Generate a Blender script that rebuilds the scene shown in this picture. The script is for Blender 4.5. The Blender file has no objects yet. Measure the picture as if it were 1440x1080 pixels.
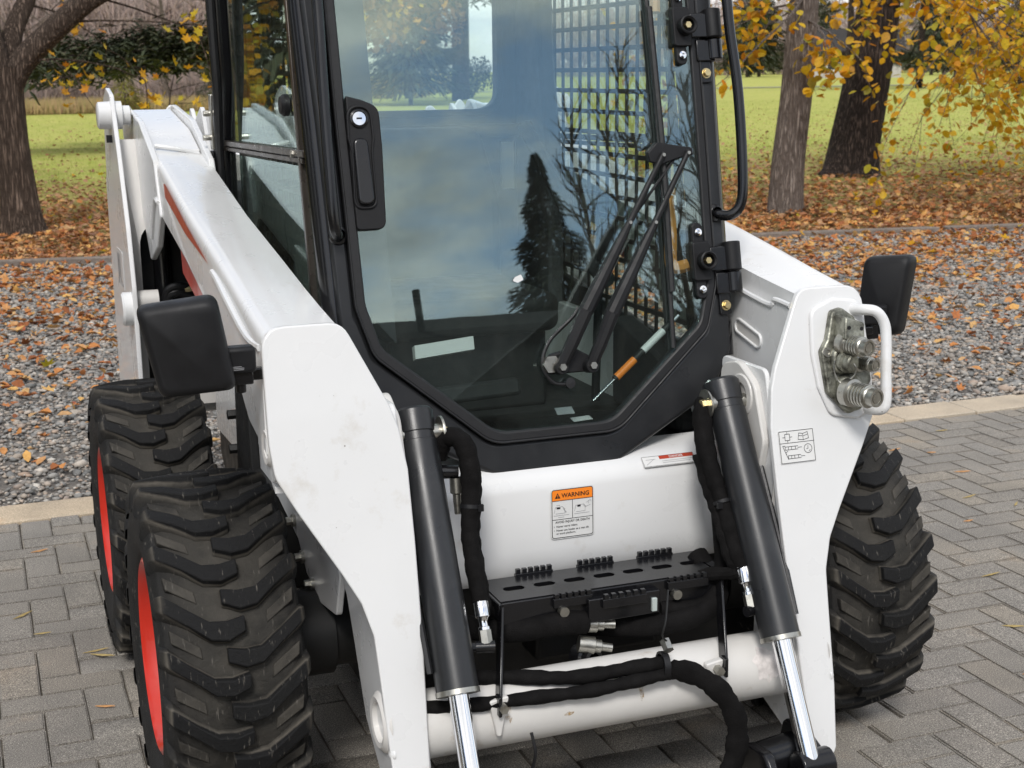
import bpy, bmesh, math, random
import numpy as np
from mathutils import Vector, Matrix

random.seed(11)
rng = np.random.default_rng(11)
sc = bpy.context.scene
COL = sc.collection
R = math.radians

# ------------------------------------------------------------------ camera
CAM = Vector((-1.1948, -3.0898, 1.6600))
YAW, PITCH, ROLL, FPX = R(-20.517), R(12.396), R(-0.700), 2008.7
fw = Vector((-math.sin(YAW) * math.cos(PITCH), math.cos(YAW) * math.cos(PITCH), -math.sin(PITCH)))
r0 = Vector((math.cos(YAW), math.sin(YAW), 0)); u0 = r0.cross(fw)
rt = r0 * math.cos(ROLL) + u0 * math.sin(ROLL); up = -r0 * math.sin(ROLL) + u0 * math.cos(ROLL)
cam_data = bpy.data.cameras.new('camera')
cam = bpy.data.objects.new('camera', cam_data); COL.objects.link(cam)
cam.matrix_world = Matrix(((rt.x, up.x, -fw.x, CAM.x), (rt.y, up.y, -fw.y, CAM.y), (rt.z, up.z, -fw.z, CAM.z), (0, 0, 0, 1)))
cam_data.sensor_width = 36; cam_data.lens = FPX / 1440 * 36
cam_data.clip_start = 0.05; cam_data.clip_end = 3000
cam_data.dof.use_dof = True; cam_data.dof.focus_distance = 3.2; cam_data.dof.aperture_fstop = 11
sc.camera = cam

# ------------------------------------------------------------------ sky, sun, exposure
SUN_EL, SUN_AZ = R(46), R(205)          # bright veiled sun high behind the photographer
world = bpy.data.worlds.new('World'); sc.world = world; world.use_nodes = True
nt = world.node_tree; nt.nodes.clear()
def wn(t, **k):
    n = nt.nodes.new(t)
    for a, b in k.items(): setattr(n, a, b)
    return n
wo = wn('ShaderNodeOutputWorld'); b1 = wn('ShaderNodeBackground'); b2 = wn('ShaderNodeBackground'); wm = wn('ShaderNodeMixShader')
sky = wn('ShaderNodeTexSky', sky_type='NISHITA'); sky.sun_disc = False; sky.sun_elevation = SUN_EL; sky.sun_rotation = SUN_AZ
sky.air_density = 1.0; sky.dust_density = 1.0
tc = wn('ShaderNodeTexCoord'); mp = wn('ShaderNodeMapping'); mp.inputs['Scale'].default_value = (1, 1, 2.6)
nz = wn('ShaderNodeTexNoise'); nz.inputs['Scale'].default_value = 3.1; nz.inputs['Detail'].default_value = 7; nz.inputs['Roughness'].default_value = 0.58
cr = wn('ShaderNodeValToRGB'); cr.color_ramp.elements[0].position = 0.40; cr.color_ramp.elements[1].position = 0.53
nz2 = wn('ShaderNodeTexNoise'); nz2.inputs['Scale'].default_value = 9.0; nz2.inputs['Detail'].default_value = 8
cr2 = wn('ShaderNodeValToRGB')
cr2.color_ramp.elements[0].position = 0.36; cr2.color_ramp.elements[0].color = (0.56, 0.575, 0.60, 1)
cr2.color_ramp.elements[1].position = 0.62; cr2.color_ramp.elements[1].color = (1.0, 0.98, 0.95, 1)
L = nt.links.new
L(tc.outputs['Generated'], mp.inputs['Vector']); L(mp.outputs['Vector'], nz.inputs['Vector']); L(mp.outputs['Vector'], nz2.inputs['Vector'])
L(nz.outputs['Fac'], cr.inputs['Fac']); L(nz2.outputs['Fac'], cr2.inputs['Fac'])
L(sky.outputs['Color'], b1.inputs['Color']); b1.inputs['Strength'].default_value = 0.11
L(cr2.outputs['Color'], b2.inputs['Color']); b2.inputs['Strength'].default_value = 0.85
L(cr.outputs['Color'], wm.inputs['Fac']); L(b1.outputs[0], wm.inputs[1]); L(b2.outputs[0], wm.inputs[2]); L(wm.outputs[0], wo.inputs['Surface'])
sun_d = bpy.data.lights.new('sun', 'SUN'); sun_d.energy = 1.5; sun_d.angle = R(14); sun_d.color = (1.0, 0.97, 0.93)
sun = bpy.data.objects.new('sun', sun_d); COL.objects.link(sun)
sd = Vector((math.sin(SUN_AZ) * math.cos(SUN_EL), math.cos(SUN_AZ) * math.cos(SUN_EL), math.sin(SUN_EL)))
sun.rotation_euler = sd.to_track_quat('Z', 'Y').to_euler()
sun.location = sd * 60
sc.view_settings.view_transform = 'Standard'; sc.view_settings.look = 'None'
sc.view_settings.gamma = 1; sc.view_settings.use_curve_mapping = False
sc.view_settings.exposure = 0.78
sc.cycles.max_bounces = 8; sc.cycles.transparent_max_bounces = 16; sc.cycles.glossy_bounces = 4
sc.cycles.use_denoising = True

# ------------------------------------------------------------------ materials
def new_mat(name):
    m = bpy.data.materials.new(name); m.use_nodes = True
    t = m.node_tree; bs = t.nodes['Principled BSDF']
    return m, t, bs
def N(t, kind, **k):
    n = t.nodes.new(kind)
    for a, b in k.items():
        if a in n.inputs: n.inputs[a].default_value = b
        else: setattr(n, a, b)
    return n
def c4(c): return (c[0], c[1], c[2], 1.0)
def ramp(t, stops):
    n = t.nodes.new('ShaderNodeValToRGB'); e = n.color_ramp.elements
    while len(e) < len(stops): e.new(0.5)
    for k, (p, c) in enumerate(stops): e[k].position = p; e[k].color = c4(c)
    return n
def mixc(t, a, b, fac):
    n = t.nodes.new('ShaderNodeMix'); n.data_type = 'RGBA'
    for s, v in ((n.inputs[6], a), (n.inputs[7], b), (n.inputs[0], fac)):
        if hasattr(v, 'links'): t.links.new(v, s)
        else: s.default_value = v if not isinstance(v, tuple) else c4(v)
    return n.outputs[2]
def coords(t, scale=1.0, kind='Object'):
    c = N(t, 'ShaderNodeTexCoord'); m = N(t, 'ShaderNodeMapping'); m.inputs['Scale'].default_value = (scale,) * 3 if not isinstance(scale, tuple) else scale
    t.links.new(c.outputs[kind], m.inputs['Vector']); return m.outputs['Vector']
def add_bump(t, bs, height, strength=0.2, dist=0.01):
    b = N(t, 'ShaderNodeBump'); b.inputs['Strength'].default_value = strength; b.inputs['Distance'].default_value = dist
    t.links.new(height, b.inputs['Height']); t.links.new(b.outputs['Normal'], bs.inputs['Normal'])
def noise(t, vec, scale, detail=4, rough=0.55):
    n = N(t, 'ShaderNodeTexNoise'); n.inputs['Scale'].default_value = scale; n.inputs['Detail'].default_value = detail; n.inputs['Roughness'].default_value = rough
    t.links.new(vec, n.inputs['Vector']); return n.outputs['Fac']
MATS = {}
def simple(name, col, rough=0.5, metal=0.0, var=0.15, scale=12, bump=0.0, bscale=200, coat=0.0, dirt=None, dirt_amt=(0.62, 0.8), spec=0.5):
    m, t, bs = new_mat(name); v = coords(t)
    n1 = noise(t, v, scale, 5)
    lo = tuple(c * (1 - var) for c in col); hi = tuple(min(1, c * (1 + var)) for c in col)
    out = ramp(t, [(0.3, lo), (0.7, hi)]); t.links.new(n1, out.inputs['Fac']); colr = out.outputs['Color']
    if dirt:
        n2 = noise(t, v, scale * 0.6 + 3, 8, 0.68); rp_ = ramp(t, [(dirt_amt[0], (0, 0, 0)), (dirt_amt[1], (1, 1, 1))]); t.links.new(n2, rp_.inputs['Fac'])
        colr = mixc(t, colr, dirt, rp_.outputs['Color'])
    t.links.new(colr, bs.inputs['Base Color'])
    rr = ramp(t, [(0.3, (rough * 0.8,) * 3), (0.75, (min(1, rough * 1.25),) * 3)]); t.links.new(noise(t, v, scale * 1.7, 6), rr.inputs['Fac'])
    t.links.new(rr.outputs['Color'], bs.inputs['Roughness'])
    bs.inputs['Metallic'].default_value = metal; bs.inputs['Coat Weight'].default_value = coat; bs.inputs['Specular IOR Level'].default_value = spec
    if bump: add_bump(t, bs, noise(t, v, bscale, 3), bump, 0.002)
    MATS[name] = m; return m
simple('white_paint', (0.67, 0.672, 0.67), 0.30, var=0.02, scale=5, coat=0.30, dirt=(0.44, 0.39, 0.32), dirt_amt=(0.60, 0.88))
simple('white_paint_worn', (0.61, 0.595, 0.57), 0.38, var=0.06, scale=6, coat=0.1, dirt=(0.30, 0.20, 0.10), dirt_amt=(0.60, 0.80), bump=0.12, bscale=60)
simple('cab_paint', (0.0145, 0.0152, 0.0168), 0.34, var=0.2, scale=7, bump=0.10, bscale=380, dirt=(0.032, 0.032, 0.033), dirt_amt=(0.55, 0.85))
simple('gloss_black', (0.006, 0.006, 0.007), 0.22, var=0.2, scale=9, bump=0.05, bscale=150, dirt=(0.022, 0.020, 0.018), dirt_amt=(0.6, 0.85))
simple('black_plastic', (0.008, 0.008, 0.009), 0.50, var=0.2, scale=14, bump=0.25, bscale=900, spec=0.3)
simple('rubber_seal', (0.005, 0.005, 0.006), 0.55, var=0.2, scale=30, bump=0.15, bscale=300)
simple('hose_sleeve', (0.006, 0.0055, 0.0055), 0.85, var=0.3, scale=25, bump=0.9, bscale=420, dirt=(0.018, 0.016, 0.015), dirt_amt=(0.62, 0.9), spec=0.12)
simple('chrome', (0.82, 0.83, 0.85), 0.07, 1.0, var=0.03, scale=8)
simple('zinc', (0.42, 0.41, 0.37), 0.34, 0.95, var=0.15, scale=60, dirt=(0.12, 0.10, 0.07), dirt_amt=(0.56, 0.75))
simple('brass_zinc', (0.62, 0.50, 0.27), 0.32, 0.9, var=0.2, scale=50)
simple('cast_block', (0.30, 0.30, 0.25), 0.45, 0.75, var=0.3, scale=45, bump=0.5, bscale=120, dirt=(0.05, 0.048, 0.038), dirt_amt=(0.42, 0.66))
simple('rim_red', (0.50, 0.020, 0.007), 0.32, var=0.1, scale=9, coat=0.3, dirt=(0.15, 0.04, 0.02), dirt_amt=(0.66, 0.85))
simple('decal_red', (0.42, 0.045, 0.014), 0.35, var=0.08)
simple('decal_black', (0.012, 0.012, 0.014), 0.4, var=0.05)
simple('decal_white', (0.66, 0.66, 0.65), 0.4, var=0.02)
simple('decal_orange', (0.90, 0.24, 0.02), 0.4, var=0.03)
simple('decal_grey', (0.32, 0.32, 0.33), 0.45, var=0.05)
simple('screen_paint', (0.022, 0.017, 0.013), 0.5, var=0.2)
simple('interior_grey', (0.085, 0.090, 0.095), 0.6, var=0.12, bump=0.15, bscale=500)
simple('interior_dark', (0.010, 0.0105, 0.011), 0.7, var=0.25, bump=0.2, bscale=300)
simple('sash_bronze', (0.055, 0.045, 0.038), 0.3, 0.6, var=0.15)
simple('amber_grip', (0.55, 0.24, 0.05), 0.45, var=0.1)
simple('gas_strut', (0.55, 0.62, 0.60), 0.3, 0.3, var=0.1)
simple('chassis_black', (0.006, 0.006, 0.006), 0.55, var=0.4, scale=10, dirt=(0.03, 0.026, 0.022), dirt_amt=(0.58, 0.85))
simple('lamp_glow_free_white', (0.7, 0.7, 0.68), 0.5)

def specks():
    t = MATS['white_paint'].node_tree; bs = t.nodes['Principled BSDF']; src = bs.inputs['Base Color'].links[0].from_socket
    vo = N(t, 'ShaderNodeTexVoronoi'); vo.inputs['Scale'].default_value = 26; t.links.new(coords(t), vo.inputs['Vector'])
    r_ = ramp(t, [(0.028, (1, 1, 1)), (0.05, (0, 0, 0))]); t.links.new(vo.outputs['Distance'], r_.inputs['Fac'])
    k = ramp(t, [(0.48, (0, 0, 0)), (0.56, (1, 1, 1))]); t.links.new(noise(t, coords(t), 3.0, 3), k.inputs['Fac'])
    mu = N(t, 'ShaderNodeMath', operation='MULTIPLY'); t.links.new(r_.outputs['Color'], mu.inputs[0]); t.links.new(k.outputs['Color'], mu.inputs[1])
    t.links.new(mixc(t, src, (0.16, 0.14, 0.12), mu.outputs[0]), bs.inputs['Base Color'])
specks()
def glass_mat(name, tint, ior=1.6):
    m = bpy.data.materials.new(name); m.use_nodes = True; t = m.node_tree; t.nodes.clear()
    o = t.nodes.new('ShaderNodeOutputMaterial'); mx = t.nodes.new('ShaderNodeMixShader')
    tr = t.nodes.new('ShaderNodeBsdfTransparent'); gl = t.nodes.new('ShaderNodeBsdfGlossy'); fr = t.nodes.new('ShaderNodeFresnel'); g = t.nodes.new('ShaderNodeNewGeometry')
    mi = t.nodes.new('ShaderNodeMix'); mi.data_type = 'FLOAT'; mi.inputs[2].default_value = ior; mi.inputs[3].default_value = 1 / ior
    t.links.new(g.outputs['Backfacing'], mi.inputs[0]); t.links.new(mi.outputs[0], fr.inputs['IOR'])
    tr.inputs['Color'].default_value = c4(tint); gl.inputs['Color'].default_value = (0.84, 1.0, 0.98, 1); gl.inputs['Roughness'].default_value = 0.0
    # slight roller-wave distortion of tempered glass
    v = coords(t, (3.0, 3.0, 1.2)); nn = noise(t, v, 2.2, 1); b = t.nodes.new('ShaderNodeBump'); b.inputs['Strength'].default_value = 0.018; b.inputs['Distance'].default_value = 0.01
    t.links.new(nn, b.inputs['Height']); t.links.new(b.outputs['Normal'], gl.inputs['Normal'])
    t.links.new(fr.outputs[0], mx.inputs[0]); t.links.new(tr.outputs[0], mx.inputs[1]); t.links.new(gl.outputs[0], mx.inputs[2])
    df = t.nodes.new('ShaderNodeBsdfDiffuse'); df.inputs['Color'].default_value = (0.5, 0.48, 0.44, 1); dm = t.nodes.new('ShaderNodeMixShader'); dr = ramp(t, [(0.45, (0.004,) * 3), (0.76, (0.014,) * 3)]); t.links.new(noise(t, coords(t, (14, 14, 3.5)), 1.6, 7, 0.7), dr.inputs['Fac'])
    t.links.new(dr.outputs['Color'], dm.inputs[0]); t.links.new(mx.outputs[0], dm.inputs[1]); t.links.new(df.outputs[0], dm.inputs[2]); t.links.new(dm.outputs[0], o.inputs['Surface'])
    MATS[name] = m; return m
glass_mat('door_glass', (0.93, 0.985, 0.97), 2.15)
glass_mat('side_glass', (0.92, 0.94, 0.90), 1.5)
glass_mat('rear_glass', (0.95, 0.98, 0.97), 1.40)

def island_mat(name, stops, rough=0.7, bump=0.0, bscale=300, trans=0.0, extra_noise=None, spec=0.3):
    """colour picked per loose piece from a ramp, with fine noise over it"""
    m, t, bs = new_mat(name); g = N(t, 'ShaderNodeNewGeometry'); rp_ = ramp(t, stops); t.links.new(g.outputs['Random Per Island'], rp_.inputs['Fac'])
    v = coords(t); n1 = noise(t, v, extra_noise or 60, 4); k = ramp(t, [(0.25, (0.72,) * 3), (0.75, (1.2,) * 3)]); t.links.new(n1, k.inputs['Fac'])
    mu = N(t, 'ShaderNodeMix', data_type='RGBA', blend_type='MULTIPLY'); mu.inputs[0].default_value = 1.0
    t.links.new(rp_.outputs['Color'], mu.inputs[6]); t.links.new(k.outputs['Color'], mu.inputs[7]); t.links.new(mu.outputs[2], bs.inputs['Base Color'])
    bs.inputs['Roughness'].default_value = rough; bs.inputs['Specular IOR Level'].default_value = spec
    if bump: add_bump(t, bs, noise(t, v, bscale, 3), bump, 0.003)
    if trans:
        tl = N(t, 'ShaderNodeBsdfTranslucent'); t.links.new(mu.outputs[2], tl.inputs['Color']); mx = N(t, 'ShaderNodeMixShader'); mx.inputs[0].default_value = trans
        o = t.nodes['Material Output']; t.links.new(bs.outputs[0], mx.inputs[1]); t.links.new(tl.outputs[0], mx.inputs[2]); t.links.new(mx.outputs[0], o.inputs['Surface'])
    MATS[name] = m; return m
island_mat('litter', [(0.0, (0.20, 0.065, 0.022)), (0.22, (0.40, 0.14, 0.045)), (0.48, (0.56, 0.24, 0.07)), (0.68, (0.50, 0.31, 0.15)), (0.84, (0.68, 0.40, 0.12)), (1.0, (0.33, 0.08, 0.03))], 0.65, trans=0.15)
island_mat('litter_brown', [(0.0, (0.17, 0.085, 0.05)), (0.25, (0.32, 0.17, 0.095)), (0.5, (0.42, 0.25, 0.14)), (0.7, (0.30, 0.12, 0.055)), (0.86, (0.52, 0.31, 0.14)), (1.0, (0.24, 0.13, 0.08))], 0.7, trans=0.15)
island_mat('yellow_leaves', [(0.0, (0.55, 0.27, 0.012)), (0.3, (0.72, 0.38, 0.016)), (0.55, (0.62, 0.42, 0.02)), (0.75, (0.40, 0.36, 0.03)), (0.9, (0.68, 0.25, 0.02)), (1.0, (0.28, 0.28, 0.04))], 0.5, trans=0.4)
island_mat('needles', [(0.0, (0.035, 0.045, 0.025)), (0.5, (0.055, 0.068, 0.034)), (1.0, (0.085, 0.085, 0.045))], 0.7)
island_mat('brush', [(0.0, (0.24, 0.195, 0.175)), (0.35, (0.36, 0.29, 0.26)), (0.65, (0.45, 0.34, 0.30)), (0.85, (0.30, 0.24, 0.17)), (1.0, (0.52, 0.37, 0.33))], 0.9)
island_mat('dry_grass', [(0.0, (0.30, 0.22, 0.09)), (0.5, (0.40, 0.29, 0.13)), (0.8, (0.24, 0.22, 0.07)), (1.0, (0.42, 0.24, 0.14))], 0.9)
island_mat('grass_blades', [(0.0, (0.17, 0.23, 0.035)), (0.5, (0.26, 0.33, 0.06)), (0.8, (0.36, 0.38, 0.09)), (1.0, (0.44, 0.38, 0.15))], 0.7, trans=0.2)
island_mat('pebbles', [(0.0, (0.13, 0.13, 0.125)), (0.22, (0.22, 0.215, 0.205)), (0.42, (0.30, 0.29, 0.27)), (0.60, (0.38, 0.32, 0.26)), (0.74, (0.20, 0.185, 0.17)), (0.86, (0.50, 0.47, 0.42)), (0.94, (0.38, 0.28, 0.21)), (1.0, (0.27, 0.235, 0.21))], 0.7, bump=0.4, bscale=80, extra_noise=40)
island_mat('shrub_leaf', [(0.0, (0.16, 0.17, 0.03)), (0.6, (0.24, 0.23, 0.04)), (1.0, (0.32, 0.27, 0.06))], 0.6, trans=0.3)
island_mat('dark_shrub', [(0.0, (0.03, 0.04, 0.03)), (0.6, (0.05, 0.06, 0.035)), (1.0, (0.07, 0.07, 0.04))], 0.8)
island_mat('rust_leaf', [(0.0, (0.24, 0.12, 0.04)), (0.5, (0.32, 0.17, 0.06)), (1.0, (0.20, 0.14, 0.06))], 0.7, trans=0.25)

def bark_mat(name, dark, light, s=1.0):
    m, t, bs = new_mat(name); v = coords(t, (9 * s, 9 * s, 1.5 * s)); n1 = noise(t, v, 2.2, 6, 0.62)
    v2 = coords(t, (16 * s, 16 * s, 1.3 * s)); n2 = noise(t, v2, 1.6, 3, 0.5)
    ab = N(t, 'ShaderNodeMath', operation='SUBTRACT'); t.links.new(n2, ab.inputs[0]); ab.inputs[1].default_value = 0.5
    a2 = N(t, 'ShaderNodeMath', operation='ABSOLUTE'); t.links.new(ab.outputs[0], a2.inputs[0])
    a3 = N(t, 'ShaderNodeMath', operation='MULTIPLY'); t.links.new(a2.outputs[0], a3.inputs[0]); a3.inputs[1].default_value = 5.0; a3.use_clamp = True
    mu = N(t, 'ShaderNodeMath', operation='MULTIPLY'); t.links.new(n1, mu.inputs[0]); t.links.new(a3.outputs[0], mu.inputs[1])
    r_ = ramp(t, [(0.12, dark), (0.55, light)]); t.links.new(mu.outputs[0], r_.inputs['Fac']); t.links.new(r_.outputs['Color'], bs.inputs['Base Color'])
    bs.inputs['Roughness'].default_value = 0.9; bs.inputs['Specular IOR Level'].default_value = 0.2; add_bump(t, bs, mu.outputs[0], 1.0, 0.06); MATS[name] = m
bark_mat('bark_brown', (0.06, 0.043, 0.033), (0.30, 0.22, 0.17), 1.7)
bark_mat('bark_pale', (0.15, 0.12, 0.102), (0.50, 0.42, 0.365), 1.8)
bark_mat('bark_dark', (0.022, 0.016, 0.0135), (0.15, 0.108, 0.088), 1.4)
bark_mat('bark_far', (0.12, 0.095, 0.08), (0.30, 0.24, 0.20))

def tyre_mat():
    m, t, bs = new_mat('tyre_rubber'); c = N(t, 'ShaderNodeTexCoord'); sp = N(t, 'ShaderNodeSeparateXYZ'); t.links.new(c.outputs['Object'], sp.inputs[0])
    a = N(t, 'ShaderNodeMath', operation='POWER'); a.inputs[1].default_value = 2; b = N(t, 'ShaderNodeMath', operation='POWER'); b.inputs[1].default_value = 2
    t.links.new(sp.outputs['Y'], a.inputs[0]); t.links.new(sp.outputs['Z'], b.inputs[0]); s = N(t, 'ShaderNodeMath', operation='ADD'); t.links.new(a.outputs[0], s.inputs[0]); t.links.new(b.outputs[0], s.inputs[1])
    q = N(t, 'ShaderNodeMath', operation='SQRT'); t.links.new(s.outputs[0], q.inputs[0])
    mr = N(t, 'ShaderNodeMapRange'); mr.inputs['From Min'].default_value = 0.352; mr.inputs['From Max'].default_value = 0.395; t.links.new(q.outputs[0], mr.inputs['Value'])
    v = coords(t); n1 = noise(t, v, 26, 7, 0.65)
    dust = ramp(t, [(0.0, (0.018, 0.018, 0.018)), (0.30, (0.026, 0.024, 0.022)), (0.56, (0.040, 0.037, 0.032)), (0.78, (0.115, 0.103, 0.086)), (0.90, (0.008, 0.008, 0.0085))])
    mm = N(t, 'ShaderNodeMath', operation='MULTIPLY_ADD'); t.links.new(n1, mm.inputs[0]); mm.inputs[1].default_value = 0.16; 
    sub = N(t, 'ShaderNodeMath', operation='SUBTRACT'); t.links.new(mr.outputs[0], sub.inputs[0]); sub.inputs[1].default_value = 0.08; t.links.new(sub.outputs[0], mm.inputs[2])
    t.links.new(mm.outputs[0], dust.inputs['Fac'])
    n2 = noise(t, v, 9, 5, 0.6); k = ramp(t, [(0.45, (0, 0, 0)), (0.75, (1, 1, 1))]); t.links.new(n2, k.inputs['Fac'])
    sc_ = noise(t, coords(t, (160, 30, 30)), 1.0, 3, 0.6); ks = ramp(t, [(0.63, (0, 0, 0)), (0.72, (1, 1, 1))]); t.links.new(sc_, ks.inputs['Fac'])
    base = mixc(t, dust.outputs['Color'], (0.010, 0.010, 0.0098), k.outputs['Color']); base = mixc(t, base, (0.10, 0.092, 0.08), ks.outputs['Color'])
    t.links.new(base, bs.inputs['Base Color']); bs.inputs['Roughness'].default_value = 0.66; bs.inputs['Specular IOR Level'].default_value = 0.22
    add_bump(t, bs, noise(t, v, 75, 8, 0.78), 0.65, 0.007); MATS['tyre_rubber'] = m
tyre_mat()

def paver_mat(name, base, tones, speck=1.0):
    m, t, bs = new_mat(name); oi = N(t, 'ShaderNodeObjectInfo'); g = N(t, 'ShaderNodeNewGeometry')
    ad = N(t, 'ShaderNodeMath', operation='ADD'); t.links.new(oi.outputs['Random'], ad.inputs[0]); t.links.new(g.outputs['Random Per Island'], ad.inputs[1])
    fr = N(t, 'ShaderNodeMath', operation='FRACT'); t.links.new(ad.outputs[0], fr.inputs[0])
    tone = ramp(t, tones); t.links.new(fr.outputs[0], tone.inputs['Fac'])
    gp = N(t, 'ShaderNodeNewGeometry'); v = gp.outputs['Position']
    n1 = noise(t, v, 330, 2, 0.5); k = ramp(t, [(0.36, (0.50,) * 3), (0.50, (1.0,) * 3), (0.62, (1.25,) * 3), (0.70, (2.4,) * 3)]); t.links.new(n1, k.inputs['Fac'])
    n2 = noise(t, v, 3.5, 6, 0.6); k2 = ramp(t, [(0.3, (0.80, 0.80, 0.80)), (0.6, (1.05, 1.04, 1.02)), (0.78, (1.15, 1.02, 0.88))]); t.links.new(n2, k2.inputs['Fac'])
    m1 = N(t, 'ShaderNodeMix', data_type='RGBA', blend_type='MULTIPLY'); m1.inputs[0].default_value = speck; t.links.new(tone.outputs['Color'], m1.inputs[6]); t.links.new(k.outputs['Color'], m1.inputs[7])
    m2 = N(t, 'ShaderNodeMix', data_type='RGBA', blend_type='MULTIPLY'); m2.inputs[0].default_value = 1; t.links.new(m1.outputs[2], m2.inputs[6]); t.links.new(k2.outputs['Color'], m2.inputs[7])
    t.links.new(m2.outputs[2], bs.inputs['Base Color']); bs.inputs['Roughness'].default_value = 0.85; bs.inputs['Specular IOR Level'].default_value = 0.3
    add_bump(t, bs, noise(t, v, 260, 4, 0.7), 0.5, 0.003); MATS[name] = m
paver_mat('paver', None, [(0.0, (0.215, 0.198, 0.176)), (0.4, (0.235, 0.217, 0.192)), (0.7, (0.225, 0.210, 0.190)), (0.9, (0.258, 0.230, 0.192)), (1.0, (0.205, 0.190, 0.172))])
paver_mat('border_stone', None, [(0.0, (0.42, 0.35, 0.265)), (0.5, (0.48, 0.39, 0.285)), (1.0, (0.44, 0.385, 0.31))], 0.55)

def ground_mat(name, cols, scales=(0.25, 2.5, 40), bump=0.5):
    m, t, bs = new_mat(name); gp = N(t, 'ShaderNodeNewGeometry'); v = gp.outputs['Position']
    a = ramp(t, [(0.3, cols[0]), (0.7, cols[1])]); t.links.new(noise(t, v, scales[0], 5, 0.6), a.inputs['Fac'])
    b = ramp(t, [(0.35, (0, 0, 0)), (0.72, (1, 1, 1))]); t.links.new(noise(t, v, scales[1], 6, 0.65), b.inputs['Fac'])
    c = mixc(t, a.outputs['Color'], cols[2], b.outputs['Color'])
    n3 = noise(t, v, scales[2], 6, 0.7); k = ramp(t, [(0.3, (0.62,) * 3), (0.7, (1.3,) * 3)]); t.links.new(n3, k.inputs['Fac'])
    mu = N(t, 'ShaderNodeMix', data_type='RGBA', blend_type='MULTIPLY'); mu.inputs[0].default_value = 1; t.links.new(c, mu.inputs[6]); t.links.new(k.outputs['Color'], mu.inputs[7])
    t.links.new(mu.outputs[2], bs.inputs['Base Color']); bs.inputs['Roughness'].default_value = 0.95; bs.inputs['Specular IOR Level'].default_value = 0.1
    add_bump(t, bs, n3, bump, 0.03); MATS[name] = m
ground_mat('lawn', ((0.24, 0.32, 0.045), (0.37, 0.41, 0.08), (0.50, 0.43, 0.16)))
def leaf_mould():
    t = MATS['lawn'].node_tree; bs = t.nodes['Principled BSDF']; src = bs.inputs['Base Color'].links[0].from_socket
    gp = N(t, 'ShaderNodeNewGeometry'); sp = N(t, 'ShaderNodeSeparateXYZ'); t.links.new(gp.outputs['Position'], sp.inputs[0])
    n_ = noise(t, gp.outputs['Position'], 0.35, 5, 0.65); ma = N(t, 'ShaderNodeMath', operation='MULTIPLY_ADD'); t.links.new(n_, ma.inputs[0]); ma.inputs[1].default_value = 22; t.links.new(sp.outputs['Y'], ma.inputs[2])
    mr = N(t, 'ShaderNodeMapRange'); mr.inputs['From Min'].default_value = 22; mr.inputs['From Max'].default_value = 36; mr.inputs['To Min'].default_value = 0.9; mr.inputs['To Max'].default_value = 0; t.links.new(ma.outputs[0], mr.inputs['Value'])
    t.links.new(mixc(t, src, (0.17, 0.105, 0.055), mr.outputs[0]), bs.inputs['Base Color'])
leaf_mould()
ground_mat('gravel_bed', ((0.12, 0.115, 0.11), (0.16, 0.15, 0.14), (0.20, 0.175, 0.15)), (0.8, 6, 60))
ground_mat('joint_sand', ((0.12, 0.106, 0.088), (0.145, 0.128, 0.106), (0.17, 0.148, 0.118)), (2, 12, 120))
ground_mat('leaf_soil', ((0.10, 0.07, 0.04), (0.16, 0.10, 0.05), (0.13, 0.13, 0.045)), (0.5, 3, 60))
ground_mat('path_grey', ((0.26, 0.25, 0.25), (0.30, 0.29, 0.28), (0.24, 0.23, 0.22)), (0.5, 3, 20), 0.1)
ground_mat('edging', ((0.20, 0.17, 0.15), (0.25, 0.22, 0.19), (0.16, 0.13, 0.11)), (1, 5, 40), 0.3)
ground_mat('roof_shingle', ((0.03, 0.03, 0.032), (0.045, 0.042, 0.042), (0.06, 0.055, 0.05)), (1, 8, 40), 0.3)
ground_mat('siding', ((0.42, 0.40, 0.38), (0.46, 0.44, 0.42), (0.40, 0.37, 0.35)), (1, 5, 30), 0.1)
simple('house_wall', (0.055, 0.045, 0.038), 0.8, var=0.2)
simple('window_dark', (0.02, 0.022, 0.025), 0.1, var=0.1)
simple('trim_white', (0.7, 0.7, 0.68), 0.5, var=0.05)

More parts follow.
